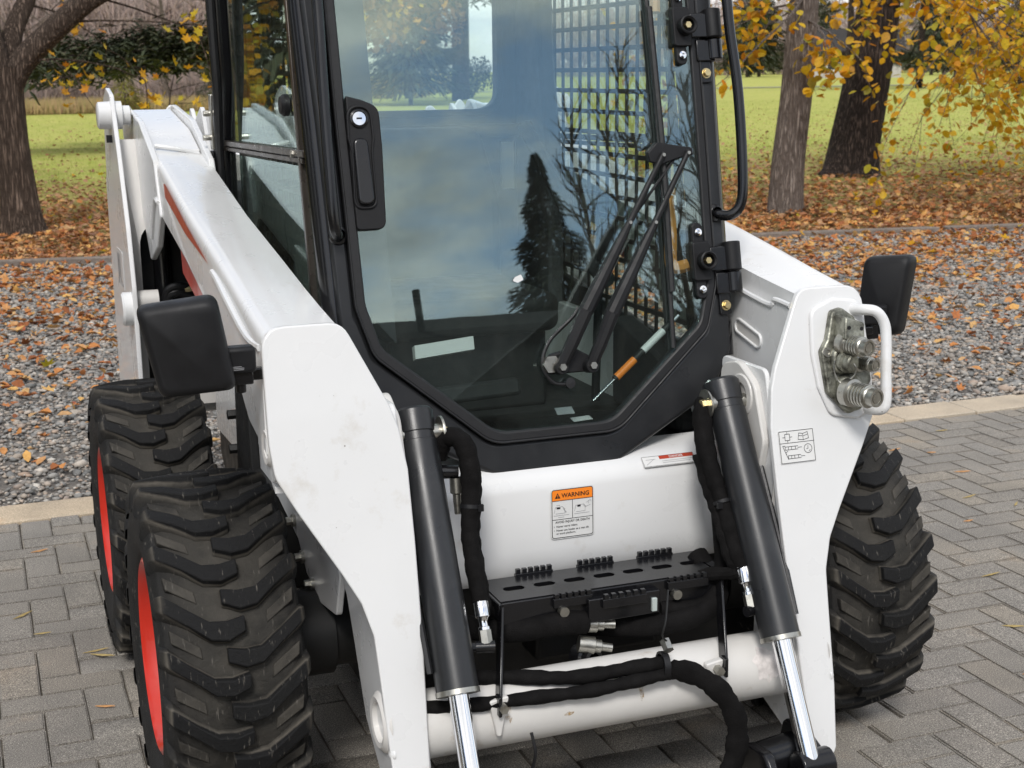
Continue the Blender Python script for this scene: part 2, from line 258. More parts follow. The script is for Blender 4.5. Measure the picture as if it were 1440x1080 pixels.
# ------------------------------------------------------------------ mesh helpers
class B:
    def __init__(s): s.v = []; s.f = []
    def add(s, vs, fs):
        o = len(s.v); s.v += [tuple(p) for p in vs]; s.f += [tuple(i + o for i in f) for f in fs]; return s
    def box(s, x0, x1, y0, y1, z0, z1):
        return s.add([(x0, y0, z0), (x1, y0, z0), (x1, y1, z0), (x0, y1, z0), (x0, y0, z1), (x1, y0, z1), (x1, y1, z1), (x0, y1, z1)],
                     [(0, 3, 2, 1), (4, 5, 6, 7), (0, 1, 5, 4), (1, 2, 6, 5), (2, 3, 7, 6), (3, 0, 4, 7)])
    def obox(s, c, ax, ay, az):
        """box centred at c with half-axis vectors"""
        c, ax, ay, az = map(Vector, (c, ax, ay, az)); q = []
        for k in (-1, 1):
            for (i, j) in ((-1, -1), (1, -1), (1, 1), (-1, 1)): q.append(c + ax * i + ay * j + az * k)
        return s.add(q, [(0, 3, 2, 1), (4, 5, 6, 7), (0, 1, 5, 4), (1, 2, 6, 5), (2, 3, 7, 6), (3, 0, 4, 7)])
    def prism(s, pts, fa, fb):
        """polygon pts (u,v); fa, fb map (u,v) to the two end faces"""
        n = len(pts); vs = [fa(*p) for p in pts] + [fb(*p) for p in pts]
        fs = [tuple(range(n))[::-1], tuple(range(n, 2 * n))] + [(i, (i + 1) % n, n + (i + 1) % n, n + i) for i in range(n)]
        return s.add(vs, fs)
    def px(s, pts, x0, x1): return s.prism(pts, lambda a, b: (x0, a, b), lambda a, b: (x1, a, b))
    def py(s, pts, y0, y1): return s.prism(pts, lambda a, b: (a, y0, b), lambda a, b: (a, y1, b))
    def pz(s, pts, z0, z1): return s.prism(pts, lambda a, b: (a, b, z0), lambda a, b: (a, b, z1))
    def ring(s, outer, inner, fa, fb):
        n = len(outer); vs = [fa(*p) for p in outer] + [fa(*p) for p in inner] + [fb(*p) for p in outer] + [fb(*p) for p in inner]; fs = []
        for i in range(n):
            j = (i + 1) % n
            fs += [(i, j, n + j, n + i), (2 * n + i, 3 * n + i, 3 * n + j, 2 * n + j), (i, 2 * n + i, 2 * n + j, j), (n + i, n + j, 3 * n + j, 3 * n + i)]
        return s.add(vs, fs)
    def tube(s, path, r, n=10, cap=True, flat=1.0):
        P = [Vector(p) for p in path]; rs = r if isinstance(r, (list, tuple)) else [r] * len(P); vs = []; fs = []
        t0 = (P[1] - P[0]).normalized(); ref = Vector((0, 0, 1)) if abs(t0.z) < 0.9 else Vector((1, 0, 0)); a = t0.cross(ref).normalized()
        for i, p in enumerate(P):
            t = ((P[min(i + 1, len(P) - 1)] - P[max(i - 1, 0)])).normalized(); a = (a - t * a.dot(t)).normalized(); b = t.cross(a)
            for k in range(n):
                w = 2 * math.pi * k / n; vs.append(p + (a * math.cos(w) + b * math.sin(w) * flat) * rs[i])
        for i in range(len(P) - 1):
            for k in range(n): j = (k + 1) % n; fs.append((i * n + k, i * n + j, (i + 1) * n + j, (i + 1) * n + k))
        if cap: fs += [tuple(range(n))[::-1], tuple(range((len(P) - 1) * n, len(P) * n))]
        return s.add(vs, fs)
    def cyl(s, p0, p1, r, r1=None, n=20): return s.tube([p0, p1], [r, r if r1 is None else r1], n)
    def lathe(s, prof, org, axis, n=32):
        """prof [(radius, height)], closed over the axis ends when radius is 0"""
        o, w = Vector(org), Vector(axis).normalized(); ref = Vector((0, 0, 1)) if abs(w.z) < 0.9 else Vector((1, 0, 0)); a = w.cross(ref).normalized(); b = w.cross(a)
        vs = []; fs = []
        for (r, h) in prof:
            for k in range(n): q = 2 * math.pi * k / n; vs.append(o + w * h + (a * math.cos(q) + b * math.sin(q)) * max(r, 1e-5))
        for i in range(len(prof) - 1):
            for k in range(n): j = (k + 1) % n; fs.append((i * n + k, (i + 1) * n + k, (i + 1) * n + j, i * n + j))
        return s.add(vs, fs)
    def mesh(s, name, mat, smooth=True, ang=35):
        me = bpy.data.meshes.new(name); me.from_pydata(s.v, [], s.f)
        bm = bmesh.new(); bm.from_mesh(me); bmesh.ops.recalc_face_normals(bm, faces=bm.faces); bm.to_mesh(me); bm.free()
        if smooth:
            me.polygons.foreach_set('use_smooth', [True] * len(me.polygons)); me.set_sharp_from_angle(angle=R(ang))
        me.materials.append(MATS[mat]); return me
    def build(s, name, mat, parent=None, bevel=0.0, smooth=True, seg=2, ang=35):
        o = bpy.data.objects.new(name, s.mesh(name, mat, smooth, ang)); COL.objects.link(o)
        if parent is not None: o.parent = parent
        if bevel:
            md = o.modifiers.new('bevel', 'BEVEL'); md.width = bevel; md.segments = seg; md.limit_method = 'ANGLE'; md.angle_limit = R(40)
        return o
def empty(name, loc=(0, 0, 0), parent=None):
    o = bpy.data.objects.new(name, None); COL.objects.link(o); o.location = loc; o.empty_display_size = 0.1
    if parent is not None: o.parent = parent
    return o
def tag(o, label=None, cat=None, group=None, kind=None):
    if label: o['label'] = label
    if cat: o['category'] = cat
    if group: o['group'] = group
    if kind: o['kind'] = kind
    return o
def rp(pts, rad, seg=5):
    """polygon with rounded corners; rad one number or a list"""
    n = len(pts); out = []
    for i in range(n):
        p = Vector(pts[i]); a = Vector(pts[i - 1]) - p; b = Vector(pts[(i + 1) % n]) - p; r_ = rad[i] if isinstance(rad, (list, tuple)) else rad
        th = a.angle(b) if a.length and b.length else math.pi
        if r_ <= 0 or th > 3.1: out += [tuple(p)] * 1; continue
        d = min(r_ / math.tan(th / 2), a.length * 0.48, b.length * 0.48); q0 = p + a.normalized() * d; q1 = p + b.normalized() * d
        for k in range(seg + 1):
            u = k / seg; out.append(tuple(q0 * (1 - u) ** 2 + p * 2 * u * (1 - u) + q1 * u * u))
    return out
def rbox2(x0, x1, z0, z1, r_, seg=5): return rp([(x0, z0), (x1, z0), (x1, z1), (x0, z1)], r_, seg)
def smooth_path(pts, k=6):
    P = [Vector(p) for p in pts]; out = []
    for i in range(len(P) - 1):
        a = P[max(i - 1, 0)]; b = P[i]; c = P[i + 1]; d = P[min(i + 2, len(P) - 1)]
        for j in range(k):
            t = j / k; out.append(0.5 * ((2 * b) + (c - a) * t + (2 * a - 5 * b + 4 * c - d) * t * t + (3 * b - a - 3 * c + d) * t ** 3))
    out.append(P[-1]); return out
def mass(name, tv, tf, mats3, trans, mat, parent=None, smooth=False):
    """one mesh of many copies of a template: tv (n,3), tf list of tris/quads of one size, mats3 (N,3,3), trans (N,3)"""
    tv = np.asarray(tv, float); tf = np.asarray(tf, int); n = len(tv); m = len(trans)
    V = (np.einsum('nij,kj->nki', mats3, tv) + trans[:, None, :]).reshape(-1, 3); F = (tf[None] + (np.arange(m) * n)[:, None, None]).reshape(-1, tf.shape[1])
    me = bpy.data.meshes.new(name); me.vertices.add(len(V)); me.vertices.foreach_set('co', V.ravel())
    me.loops.add(F.size); me.loops.foreach_set('vertex_index', F.ravel().astype(np.int32)); me.polygons.add(len(F))
    me.polygons.foreach_set('loop_start', np.arange(0, F.size, F.shape[1], dtype=np.int32)); me.update(calc_edges=True); me.validate()
    if smooth: me.polygons.foreach_set('use_smooth', [True] * len(me.polygons))
    me.materials.append(MATS[mat]); o = bpy.data.objects.new(name, me); COL.objects.link(o)
    if parent is not None: o.parent = parent
    return o
def rotz(a):
    c, s = np.cos(a), np.sin(a); z = np.zeros_like(a); o = np.ones_like(a); return np.stack([np.stack([c, -s, z], -1), np.stack([s, c, z], -1), np.stack([z, z, o], -1)], -2)
def rotx(a):
    c, s = np.cos(a), np.sin(a); z = np.zeros_like(a); o = np.ones_like(a); return np.stack([np.stack([o, z, z], -1), np.stack([z, c, -s], -1), np.stack([z, s, c], -1)], -2)
def px_of(p):
    """pixel of a point on the 1440 wide frame, used to choose which repeats show largest"""
    d = Vector(p) - CAM; z = d.dot(fw)
    return (720 + FPX * d.dot(rt) / z, 540 - FPX * d.dot(up) / z, z) if z > 0.05 else (1e6, 1e6, z)

# ------------------------------------------------------------------ the loader (x: image right, y: away, z: up; front axle at y = 0)
def D(x, z, off=0.0): return (x, 0.2207 * z - 0.3592 - off, z)      # door plane
def P(x, z, off=0.0): return (x, 0.26 * z - 0.6416 - off, z)        # front plate plane of the lift arms
root = empty('skid_steer_loader')
tag(root, 'white and black skid steer loader with red rims parked on grey pavers', 'loader')

# ---- wheels
TR, TW = 0.402, 0.294
def tyre_mesh():
    b = B(); h = TW / 2
    prof = [(0.200, -h + 0.05), (0.212, -h + 0.028), (0.232, -h + 0.010), (0.262, -h + 0.001), (0.30, -h - 0.004), (0.335, -h + 0.001), (0.357, -h + 0.010), (0.371, -h + 0.035), (0.376, -h * 0.5), (0.378, 0)]
    prof = prof + [(r_, -z) for (r_, z) in prof[-2::-1]]
    b.lathe(prof, (0, 0, 0), (1, 0, 0), 72)
    nl = 21
    for side in (-1, 1):
        for k in range(nl):
            a0 = 2 * math.pi * (k + (0.5 if side > 0 else 0)) / nl
            st = [(1.045, .175, .011, .335), (1.01, .170, .014, .372), (0.93, .150, .0165, .391), (0.62, .06, .0145, .3985), (0.34, -.022, .0155, .402), (0.10, -.034, .0165, .4025), (-0.14, -.006, .0135, .4015)]
            vs = []; jit = random.uniform(-.007, .007); wj = random.uniform(.9, 1.12)
            for (u, da, hw, rt_) in st:
                for (sg, lo) in ((-1, 0), (-1, 1), (1, 1), (1, 0)):
                    rr = rt_ if lo else 0.352 if u < 1 else 0.33
                    w = (hw * wj if lo else hw + 0.013) + random.uniform(-.0012, .0012); rr += random.uniform(-.0018, .0012) if lo else 0
                    a = a0 + da + jit + sg * w / 0.39; vs.append((side * u * h * (1 if lo or u < 1 else .99), -rr * math.cos(a), rr * math.sin(a)))
            n = len(st); fs = []
            for i in range(n - 1):
                for q in range(3): fs.append((i * 4 + q, i * 4 + q + 1, i * 4 + q + 5, i * 4 + q + 4))
            fs += [(0, 1, 2, 3), ((n - 1) * 4 + 3, (n - 1) * 4 + 2, (n - 1) * 4 + 1, (n - 1) * 4)]
            b.add(vs, fs)
            # raised tread-base tablet between the lugs
            vs = []
            for (u, da) in ((.88, .31), (.48, .20), (.46, .13), (.86, .235)):
                for rr in (0.36, 0.3792): vs.append((side * u * h, -rr * math.cos(a0 + da), rr * math.sin(a0 + da)))
            b.add(vs, [(1, 3, 5, 7), (0, 2, 3, 1), (2, 4, 5, 3), (4, 6, 7, 5), (6, 0, 1, 7)])
    return b.mesh('tyre', 'tyre_rubber', True, 32)
tyre_me = tyre_mesh()
def wheel(s, y):
    w = empty('wheel', (s * 0.773, y, 0.390), root)
    t = bpy.data.objects.new('tyre', tyre_me); COL.objects.link(t); t.parent = w; t.rotation_euler.x = R(6.0 if y < 0.5 else 1.5) + (0.1 if s > 0 else 0)
    md = t.modifiers.new('bevel', 'BEVEL'); md.width = 0.0055; md.segments = 2; md.limit_method = 'ANGLE'; md.angle_limit = R(38)
    h = TW / 2; b = B()
    pr_ = [(0.204, .050), (0.216, .030), (0.220, .014), (0.211, .010), (0.203, .020), (0.196, .050), (0.182, .078), (0.178, .125), (0.160, .140), (0.09, .134), (0.07, .115), (0.0, .115)]
    b.lathe([(r_, s * (h - q)) for r_, q in pr_], (0, 0, 0), (1, 0, 0), 56)
    rim = b.build('rim', 'rim_red', w)
    for k in range(8):
        a = 2 * math.pi * k / 8; p = Vector((s * (h - 0.138), 0.125 * math.cos(a), 0.125 * math.sin(a))); B().cyl(p, p + Vector((s * 0.022, 0, 0)), 0.012, n=6).build('wheel_nut', 'zinc', w)
    B().cyl((-s * h * 0.7, 0, 0), (-s * (h + 0.12), 0, 0), 0.10, n=24).build('hub', 'chassis_black', w)
for s in (-1, 1):
    for y in (0.0, 1.077): wheel(s, y)

# ---- chassis
ch = B().px(rp([(-0.16, 0.30), (-0.19, 0.52), (-0.10, 0.72), (2.0, 0.72), (2.05, 0.30), (1.9, 0.22), (0.0, 0.22)], 0.03), -0.42, 0.42).build('chassis', 'chassis_black', root, 0.006)
for s in (-1, 1):
    # white side wall above the wheels, black drive case below with bolts
    B().px(rp([(-0.15, 0.64), (-0.15, 0.80), (0.25, 0.98), (1.32, 0.98), (1.32, 0.62), (0.2, 0.62)], 0.03), s * 0.425, s * 0.452).build('side_panel', 'white_paint', ch, 0.004)
    B().px(rp([(-0.20, 0.86), (-0.245, 0.60), (-0.20, 0.50), (-0.05, 0.475), (0.09, 0.50), (0.17, 0.56), (0.40, 0.60), (1.36, 0.56), (1.36, 0.97), (0.40, 0.93)], .02), s * 0.515, s * 0.530).build('frame_plate', 'white_paint', ch, 0.003)
    B().px(rp([(0.60, 0.42), (0.86, 0.42), (0.82, 0.92), (0.66, 0.92)], .02), s * 0.531, s * 0.556).build('drive_cover', 'chassis_black', ch, 0.005)
    for z_ in (0.62, 0.72, 0.84): B().cyl((s * 0.55, 0.86, z_), (s * 0.575, 0.86, z_), .014, n=6).build('bolt', 'chassis_black', ch)
    for (y, z) in ((0.02, 0.500), (0.115, 0.535), (0.20, 0.60)): B().cyl((s * 0.52, y, z), (s * 0.552, y, z), 0.010, n=6).cyl((s * 0.52, y, z), (s * 0.538, y, z), 0.016, n=12).build('bolt', 'zinc', ch)
    for (y, z) in ((-0.10, 0.66), (0.06, 0.66), (-0.12, 0.56), (-0.05, 0.50), (0.55, 0.60), (0.75, 0.60)):
        B().cyl((s * 0.42, y, z), (s * 0.455, y, z), 0.012, n=6).cyl((s * 0.42, y, z), (s * 0.44, y, z), 0.02, n=12).build('bolt', 'zinc', ch)
    B().box(*sorted((s * 0.42, s * 0.56)), 0.42, 0.66, 0.34, 0.62).build('axle_case', 'chassis_black', ch, 0.01)
    B().cyl((s * 0.40, 0, 0.39), (s * 0.62, 0, 0.39), 0.085, n=24).build('axle', 'chassis_black', ch)
    B().cyl((s * 0.40, 1.077, 0.39), (s * 0.62, 1.077, 0.39), 0.085, n=24).build('axle', 'chassis_black', ch)
# white front cover under the cab with a rolled top lip
pf = [(-0.10, 0.80), (-0.165, 0.788), (-0.196, 0.774), (-0.212, 0.756), (-0.2205, 0.732), (-0.224, 0.60), (-0.222, 0.545), (-0.205, 0.522), (-0.17, 0.512), (-0.17, 0.53), (-0.19, 0.55), (-0.20, 0.70), (-0.15, 0.77), (-0.10, 0.78)]
fp = B().px(pf, -0.40, 0.40).build('front_cover', 'white_paint', root, 0.003)
B().box(-0.44, 0.44, -0.165, -0.14, 0.26, 0.53).build('front_bulkhead', 'chassis_black', root)

# ---- text and decals
def text_mesh(body, size, fu, fv, org, nrm, depth=0.0004, shear=0, bold=0.0, align='LEFT'):
    cu = bpy.data.curves.new('t', 'FONT'); cu.body = body; cu.size = size; cu.extrude = 0; cu.offset = bold * size; cu.align_x = align; cu.resolution_u = 2
    o = bpy.data.objects.new('t', cu); COL.objects.link(o); dg = bpy.context.evaluated_depsgraph_get(); me = bpy.data.meshes.new_from_object(o.evaluated_get(dg))
    vs = [Vector(v.co) for v in me.vertices]; fs = [tuple(p.vertices) for p in me.polygons]; bpy.data.objects.remove(o); bpy.data.meshes.remove(me); bpy.data.curves.remove(cu)
    fu, fv, org, nrm = Vector(fu), Vector(fv), Vector(org), Vector(nrm); return [org + fu * v.x + fv * v.y + nrm * depth for v in vs], fs
def frame_of(n, upv=(0, 0, 1)):
    n = Vector(n).normalized(); fu = Vector(upv).cross(n).normalized(); fv = n.cross(fu); return fu, fv, n
class Decal:
    """flat printed label lying on a surface: org = lower left corner, n = surface normal"""
    def __init__(s, name, org, n, w, h, parent, base='decal_white', rad=0.008, roll=0.0):
        s.fu, s.fv, s.n = frame_of(n); c, k = math.cos(roll), math.sin(roll); s.fu, s.fv = s.fu * c + s.fv * k, s.fv * c - s.fu * k
        s.org = Vector(org); s.w, s.h = w, h; s.lv = 0.0009
        s.part = B().prism(rbox2(0, w, 0, h, rad), lambda a, b: s.at(a, b, -0.0006), lambda a, b: s.at(a, b, 0.0006)).build(name, base, parent, smooth=False)
    def at(s, u, v, d=0.0): return s.org + s.fu * u + s.fv * v + s.n * d
    def poly(s, name, pts, mat, d=None):
        d = s.lv if d is None else d; b = B(); b.add([s.at(u, v, d) for (u, v) in pts], [tuple(range(len(pts)))]); return b.build(name, mat, s.part, smooth=False)
    def lines(s, name, segs, wd, mat, d=0.0013):
        b = B()
        for (a, q) in segs:
            a, q = Vector(a), Vector(q); t = (q - a); nrm = Vector((-t.y, t.x)).normalized() * wd / 2; t = t.normalized() * wd / 2
            b.add([s.at(*(p), d) for p in (a - t - nrm, q + t - nrm, q + t + nrm, a - t + nrm)], [(0, 1, 2, 3)])
        return b.build(name, mat, s.part, smooth=False)
    def border(s, name, ins, wd, rad, mat, d=0.0011):
        b = B(); o_ = rbox2(ins, s.w - ins, ins, s.h - ins, rad); i_ = rbox2(ins + wd, s.w - ins - wd, ins + wd, s.h - ins - wd, max(rad - wd, .001)); n = len(o_)
        b.add([s.at(*p, d) for p in o_] + [s.at(*p, d) for p in i_], [(k, (k + 1) % n, n + (k + 1) % n, n + k) for k in range(n)]); return b.build(name, mat, s.part, smooth=False)
    def text(s, name, items, mat, d=0.0015):
        for (body, size, u, v, *bo) in items: B().add(*text_mesh(body, size, s.fu, s.fv, s.at(u, v), s.n, d, bold=bo[0] if bo else 0)).build(name, mat, s.part, smooth=False)
w_, h_ = 0.106, 0.118
dc = Decal('warning_label', (-0.033, -0.2262, 0.6175), (0, -1, 0.02), w_, h_, fp, rad=0.009); dc.part['label'] = 'orange topped WARNING sticker on the white front cover'
dc.border('border', 0.002, 0.0016, 0.007, 'decal_black')
dc.poly('header', rp([(0.0037, 0.0905), (w_ - 0.0037, 0.0905), (w_ - 0.0037, h_ - 0.0037), (0.0037, h_ - 0.0037)], [0, 0, .005, .005]), 'decal_orange')
dc.lines('divider', [((0.004, 0.09), (w_ - 0.004, 0.09)), ((0.004, 0.046), (w_ - 0.004, 0.046)), ((w_ / 2, 0.047), (w_ / 2, 0.089))], 0.0012, 'decal_black')
dc.poly('alert_triangle', [(0.010, 0.0955), (0.0235, 0.0955), (0.01675, 0.1085)], 'decal_black', 0.0013)
dc.text('exclamation', [('!', 0.011, 0.0154, 0.0967, .02)], 'decal_orange', 0.0019)
dc.text('lettering', [('WARNING', 0.0140, 0.0265, 0.0968, .018), ('AVOID INJURY OR DEATH', 0.0072, 0.0105, 0.0375, .012), ('\u2022  Never carry riders.', 0.0068, 0.0065, 0.0275, .01), ('\u2022  Never use loader as a man lift', 0.0066, 0.0065, 0.0185, .01), ('or work platform.', 0.0066, 0.0125, 0.0110, .01)], 'decal_black')
seg = []
for ox in (0.008, 0.058):
    seg += [((ox, .062), (ox + .003, .075)), ((ox + .003, .075), (ox + .02, .076)), ((ox + .02, .076), (ox + .026, .070)), ((ox + .026, .070), (ox + .026, .060)), ((ox + .004, .060), (ox + .026, .060)), ((ox - .001, .0555), (ox + .036, .0555))]
seg += [((.014, .0795), (.022, .0795)), ((.030, .072), (.037, .060)), ((.031, .070), (.038, .062)), ((.018, .051), (.032, .051)), ((.080, .077), (.086, .070)), ((.088, .079), (.095, .084)), ((.092, .076), (.094, .083)), ((.096, .086), (.099, .080)), ((.084, .069), (.097, .073))]
dc.lines('pictogram', seg, 0.0009, 'decal_grey')
dc.poly('rider_shape', [(.014, .071), (.023, .071), (.023, .0745), (.014, .0745)], 'decal_black', .0014); dc.poly('rider_shape', [(.065, .071), (.073, .071), (.073, .0755), (.065, .0755)], 'decal_black', .0014)
# red and white strip on the sloping lip, right of centre
d2 = Decal('danger_label', (0.205, -0.2175, 0.7585), (0, -0.62, 0.78), 0.135, 0.030, fp, rad=0.003)
d2.poly('header', [(0.045, 0.019), (0.133, 0.019), (0.133, 0.0285), (0.045, 0.0285)], 'decal_red'); d2.border('border', 0.0008, 0.0008, 0.002, 'decal_black')
d2.text('lettering', [('DANGER', 0.009, 0.070, 0.0205, .01)], 'decal_white'); d2.lines('small_print', [((.05, .013), (.13, .013)), ((.05, .008), (.12, .008)), ((.008, .006), (.03, .02)), ((.01, .02), (.034, .02))], .001, 'decal_grey')

# ---- cab
cab = empty('cab', (0, 0, 0), root)
co = [(-0.15, 0.768), (0.15, 0.768), (0.412, 0.905), (0.472, 1.0), (0.486, 1.55), (0.505, 2.02), (-0.505, 2.02), (-0.486, 1.55), (-0.472, 1.0), (-0.412, 0.905)]
ci = [(-0.155, 0.845), (0.155, 0.845), (0.408, 1.055), (0.440, 1.16), (0.447, 1.55), (0.450, 1.96), (-0.450, 1.96), (-0.447, 1.55), (-0.440, 1.16), (-0.408, 1.055)]
cg = [(-0.140, 0.868), (0.140, 0.868), (0.388, 1.070), (0.416, 1.165), (0.423, 1.55), (0.426, 1.935), (-0.426, 1.935), (-0.423, 1.55), (-0.416, 1.165), (-0.388, 1.070)]
ro = [.05, .05, .06, .06, 0.3, .04, .04, 0.3, .06, .06]; ri = [.09, .09, .06, .10, 0.3, .05, .05, 0.3, .10, .06]
so, si, sg_ = rp(co, ro, 6), rp(ci, ri, 6), rp(cg, [r_ * .93 for r_ in ri], 6)
fr = B().ring(so, si, lambda a, b: D(a, b, 0.0), lambda a, b: D(a, b, -0.075)).build('front_frame', 'cab_paint', cab, 0.012, seg=3)
B().ring(si, sg_, lambda a, b: D(a, b, 0.010), lambda a, b: D(a, b, -0.02)).build('door_seal', 'rubber_seal', cab, 0.005)
B().ring([(x * 1.003, z + (z - 1.4) * 0.004) for x, z in si], [(x * .992, z - (z - 1.4) * 0.006) for x, z in si], lambda a, b: D(a, b, 0.013), lambda a, b: D(a, b, 0.0)).build('seal_lip', 'rubber_seal', cab, 0.003)
door = B().prism(sg_, lambda a, b: D(a, b, 0.004), lambda a, b: D(a, b, -0.002)).build('door_glass', 'door_glass', root, smooth=False); 
# dark bands along the two glass edges
for s in (-1, 1):
    wd = 0.074 if s < 0 else 0.04
    B().prism([(s * 0.424, 1.165), (s * (0.424 - wd), 1.075), (s * (0.430 - wd), 1.56), (s * (0.434 - wd), 1.93), (s * 0.428, 1.93), (s * 0.425, 1.56)], lambda a, b: D(a, b, -0.006), lambda a, b: D(a, b, -0.012)).build('edge_band', 'cab_paint', door, 0.001)
# roof, side walls, floor
B().pz(rp([(-0.51, 0.06), (0.51, 0.06), (0.51, 1.30), (-0.51, 1.30)], 0.08), 2.00, 2.07).build('roof', 'cab_paint', cab, 0.02, seg=3)
B().box(-0.44, 0.44, -0.10, 1.15, 0.74, 0.77).build('floor', 'interior_dark', cab)
for s in (-1, 1):
    x0, x1 = s * 0.475, s * 0.45
    # front post round tube and rear post
    B().tube([D(s * 0.468, 0.98, -0.05), D(s * 0.480, 1.55, -0.05), D(s * 0.492, 2.0, -0.05)], 0.030, 12).build('front_post', 'gloss_black', cab)
    B().tube(smooth_path([(s * 0.478, 1.245, 0.80), (s * 0.478, 1.245, 1.10), (s * 0.478, 1.245, 1.40), (s * 0.478, 1.23, 1.50), (s * 0.482, 1.19, 1.62), (s * 0.487, 1.18, 1.75), (s * 0.49, 1.18, 2.0)], 4), 0.033, 12).build('rear_post', 'gloss_black', cab)
    B().tube(smooth_path([(s * 0.499, 1.21, 0.95), (s * 0.499, 1.21, 1.40), (s * 0.50, 1.195, 1.50), (s * 0.504, 1.155, 1.62), (s * 0.509, 1.145, 1.75), (s * 0.512, 1.145, 2.0)], 4), 0.012, 8).build('post_trim', 'rubber_seal', cab)
    # lower side wall
    B().px([(-0.10, 0.78), (1.20, 0.78), (1.20, 1.10), (0.9, 1.06), (0.3, 0.99), (-0.10, 0.98)], x0, x1).build('side_wall', 'cab_paint', cab, 0.004)
    # tinted windows: upper sliding pane, lower fixed pane, bronze sash between
    yf = lambda z: 0.2207 * z - 0.3592 + 0.10
    up_o = [(yf(1.47) + 0.02, 1.475), (1.17, 1.455), (1.10, 1.62), (1.09, 1.94), (yf(1.94) + 0.02, 1.94)]
    lo_o = [(yf(1.0) + 0.02, 1.0), (0.30, 1.0), (0.9, 1.065), (1.19, 1.105), (1.18, 1.43), (yf(1.45) + 0.02, 1.45)]
    B().px(up_o, s * 0.472, s * 0.468).build('side_window', 'side_glass', cab, smooth=False)
    B().px(lo_o, s * 0.474, s * 0.470).build('side_window', 'side_glass', cab, smooth=False)
    B().obox((s * 0.476, 0.68, 1.4535), (0.010, 0, 0), (0, 0.53, -0.010), (0, 0.0003, 0.006)).obox((s * 0.480, 0.66, 1.470), (0.008, 0, 0), (0, 0.53, -0.010), (0, 0, 0.008)).build('sash', 'sash_bronze', cab, 0.002)
    B().obox((s * 0.479, 0.075 + 0.10, 1.44), (0.008, 0, 0), (0, 0.010, 0), (0, 0.10, 0.46)).build('sash', 'sash_bronze', cab, 0.002)
    B().lathe([(0, .02), (.02, .02), (.026, .012), (.026, 0), (.015, -.005)], (s * 0.474, 0.33, 1.585), (s, 0, 0), 16).build('latch_knob', 'black_plastic', cab)
    B().cyl((s * 0.476, 0.245, 1.475), (s * 0.492, 0.245, 1.475), 0.009, n=6).cyl((s * 0.476, 0.275, 1.475), (s * 0.486, 0.275, 1.475), 0.006, n=8).build('bolt', 'zinc', cab)
    # punched steel screen behind the side window
    b = B(); ys = np.linspace(0.10, 1.10, 17); zs = np.linspace(0.98, 1.94, 18)
    for i, y in enumerate(ys): b.box(*sorted((s * 0.448, s * 0.453)), y - 0.006, y + 0.006, 0.985 if i > 1 else 1.05, 1.95)
    b.build('side_screen', 'screen_paint', cab); b = B()
    for z in zs: b.box(*sorted((s * 0.4465, s * 0.4545)), max(0.06, 0.2207 * z - 0.25), 1.115, z - 0.006, z + 0.006)
    b.build('side_screen', 'screen_paint', cab)
    # ribbed rubber strip on the rear post
    b = B().box(*sorted((s * 0.478, s * 0.506)), 1.235, 1.275, 0.98, 1.44)
    for k in range(17): b.lathe([(0, -.012), (.017, -.010), (.019, 0), (.017, .010), (0, .012)], (s * 0.508, 1.275, 1.0 + k * 0.0265), (0, 0, 1), 10)
    b.build('ribbed_strip', 'rubber_seal', cab)
    B().cyl((s * 0.50, 1.25, 1.475), (s * 0.54, 1.25, 1.475), 0.010, n=6).cyl((s * 0.50, 1.25, 1.545), (s * 0.535, 1.25, 1.545), 0.010, n=6).box(*sorted((s * 0.50, s * 0.515)), 1.235, 1.27, 1.44, 1.60).build('bracket', 'zinc', cab, 0.002)
# rear wall with window opening
ow, iw = rbox2(-0.45, 0.45, 0.78, 1.98, 0.03, 6), rbox2(-0.345, 0.345, 1.535, 1.93, 0.075, 6)
B().ring(ow, iw, lambda a, b: (a, 1.10, b), lambda a, b: (a, 1.17, b)).build('rear_wall', 'interior_grey', cab, 0.012)
B().ring(rbox2(-0.355, 0.355, 1.525, 1.94, 0.08, 6), rbox2(-0.335, 0.335, 1.545, 1.92, 0.07, 6), lambda a, b: (a, 1.092, b), lambda a, b: (a, 1.13, b)).build('window_gasket', 'interior_grey', cab, 0.004)
B().py(rbox2(-0.344, 0.344, 1.536, 1.929, 0.075), 1.135, 1.140).build('rear_window', 'rear_glass', cab, smooth=False)
B().box(-0.40, 0.40, 1.06, 1.10, 1.46, 1.50).build('shelf', 'interior_grey', cab, 0.01)
# rear corner trim and a hanging tether and labels
B().px(rp([(0.83, 0.95), (1.10, 0.95), (1.10, 1.95), (0.92, 1.95), (0.89, 1.65), (0.84, 1.42)], 0.03), 0.395, 0.445).build('corner_trim', 'interior_grey', cab, 0.01)
B().box(0.345, 0.385, 1.09, 1.098, 1.30, 1.445).build('paper_label', 'decal_white', cab); B().box(0.350, 0.385, 1.09, 1.098, 1.46, 1.50).build('paper_label', 'decal_white', cab)
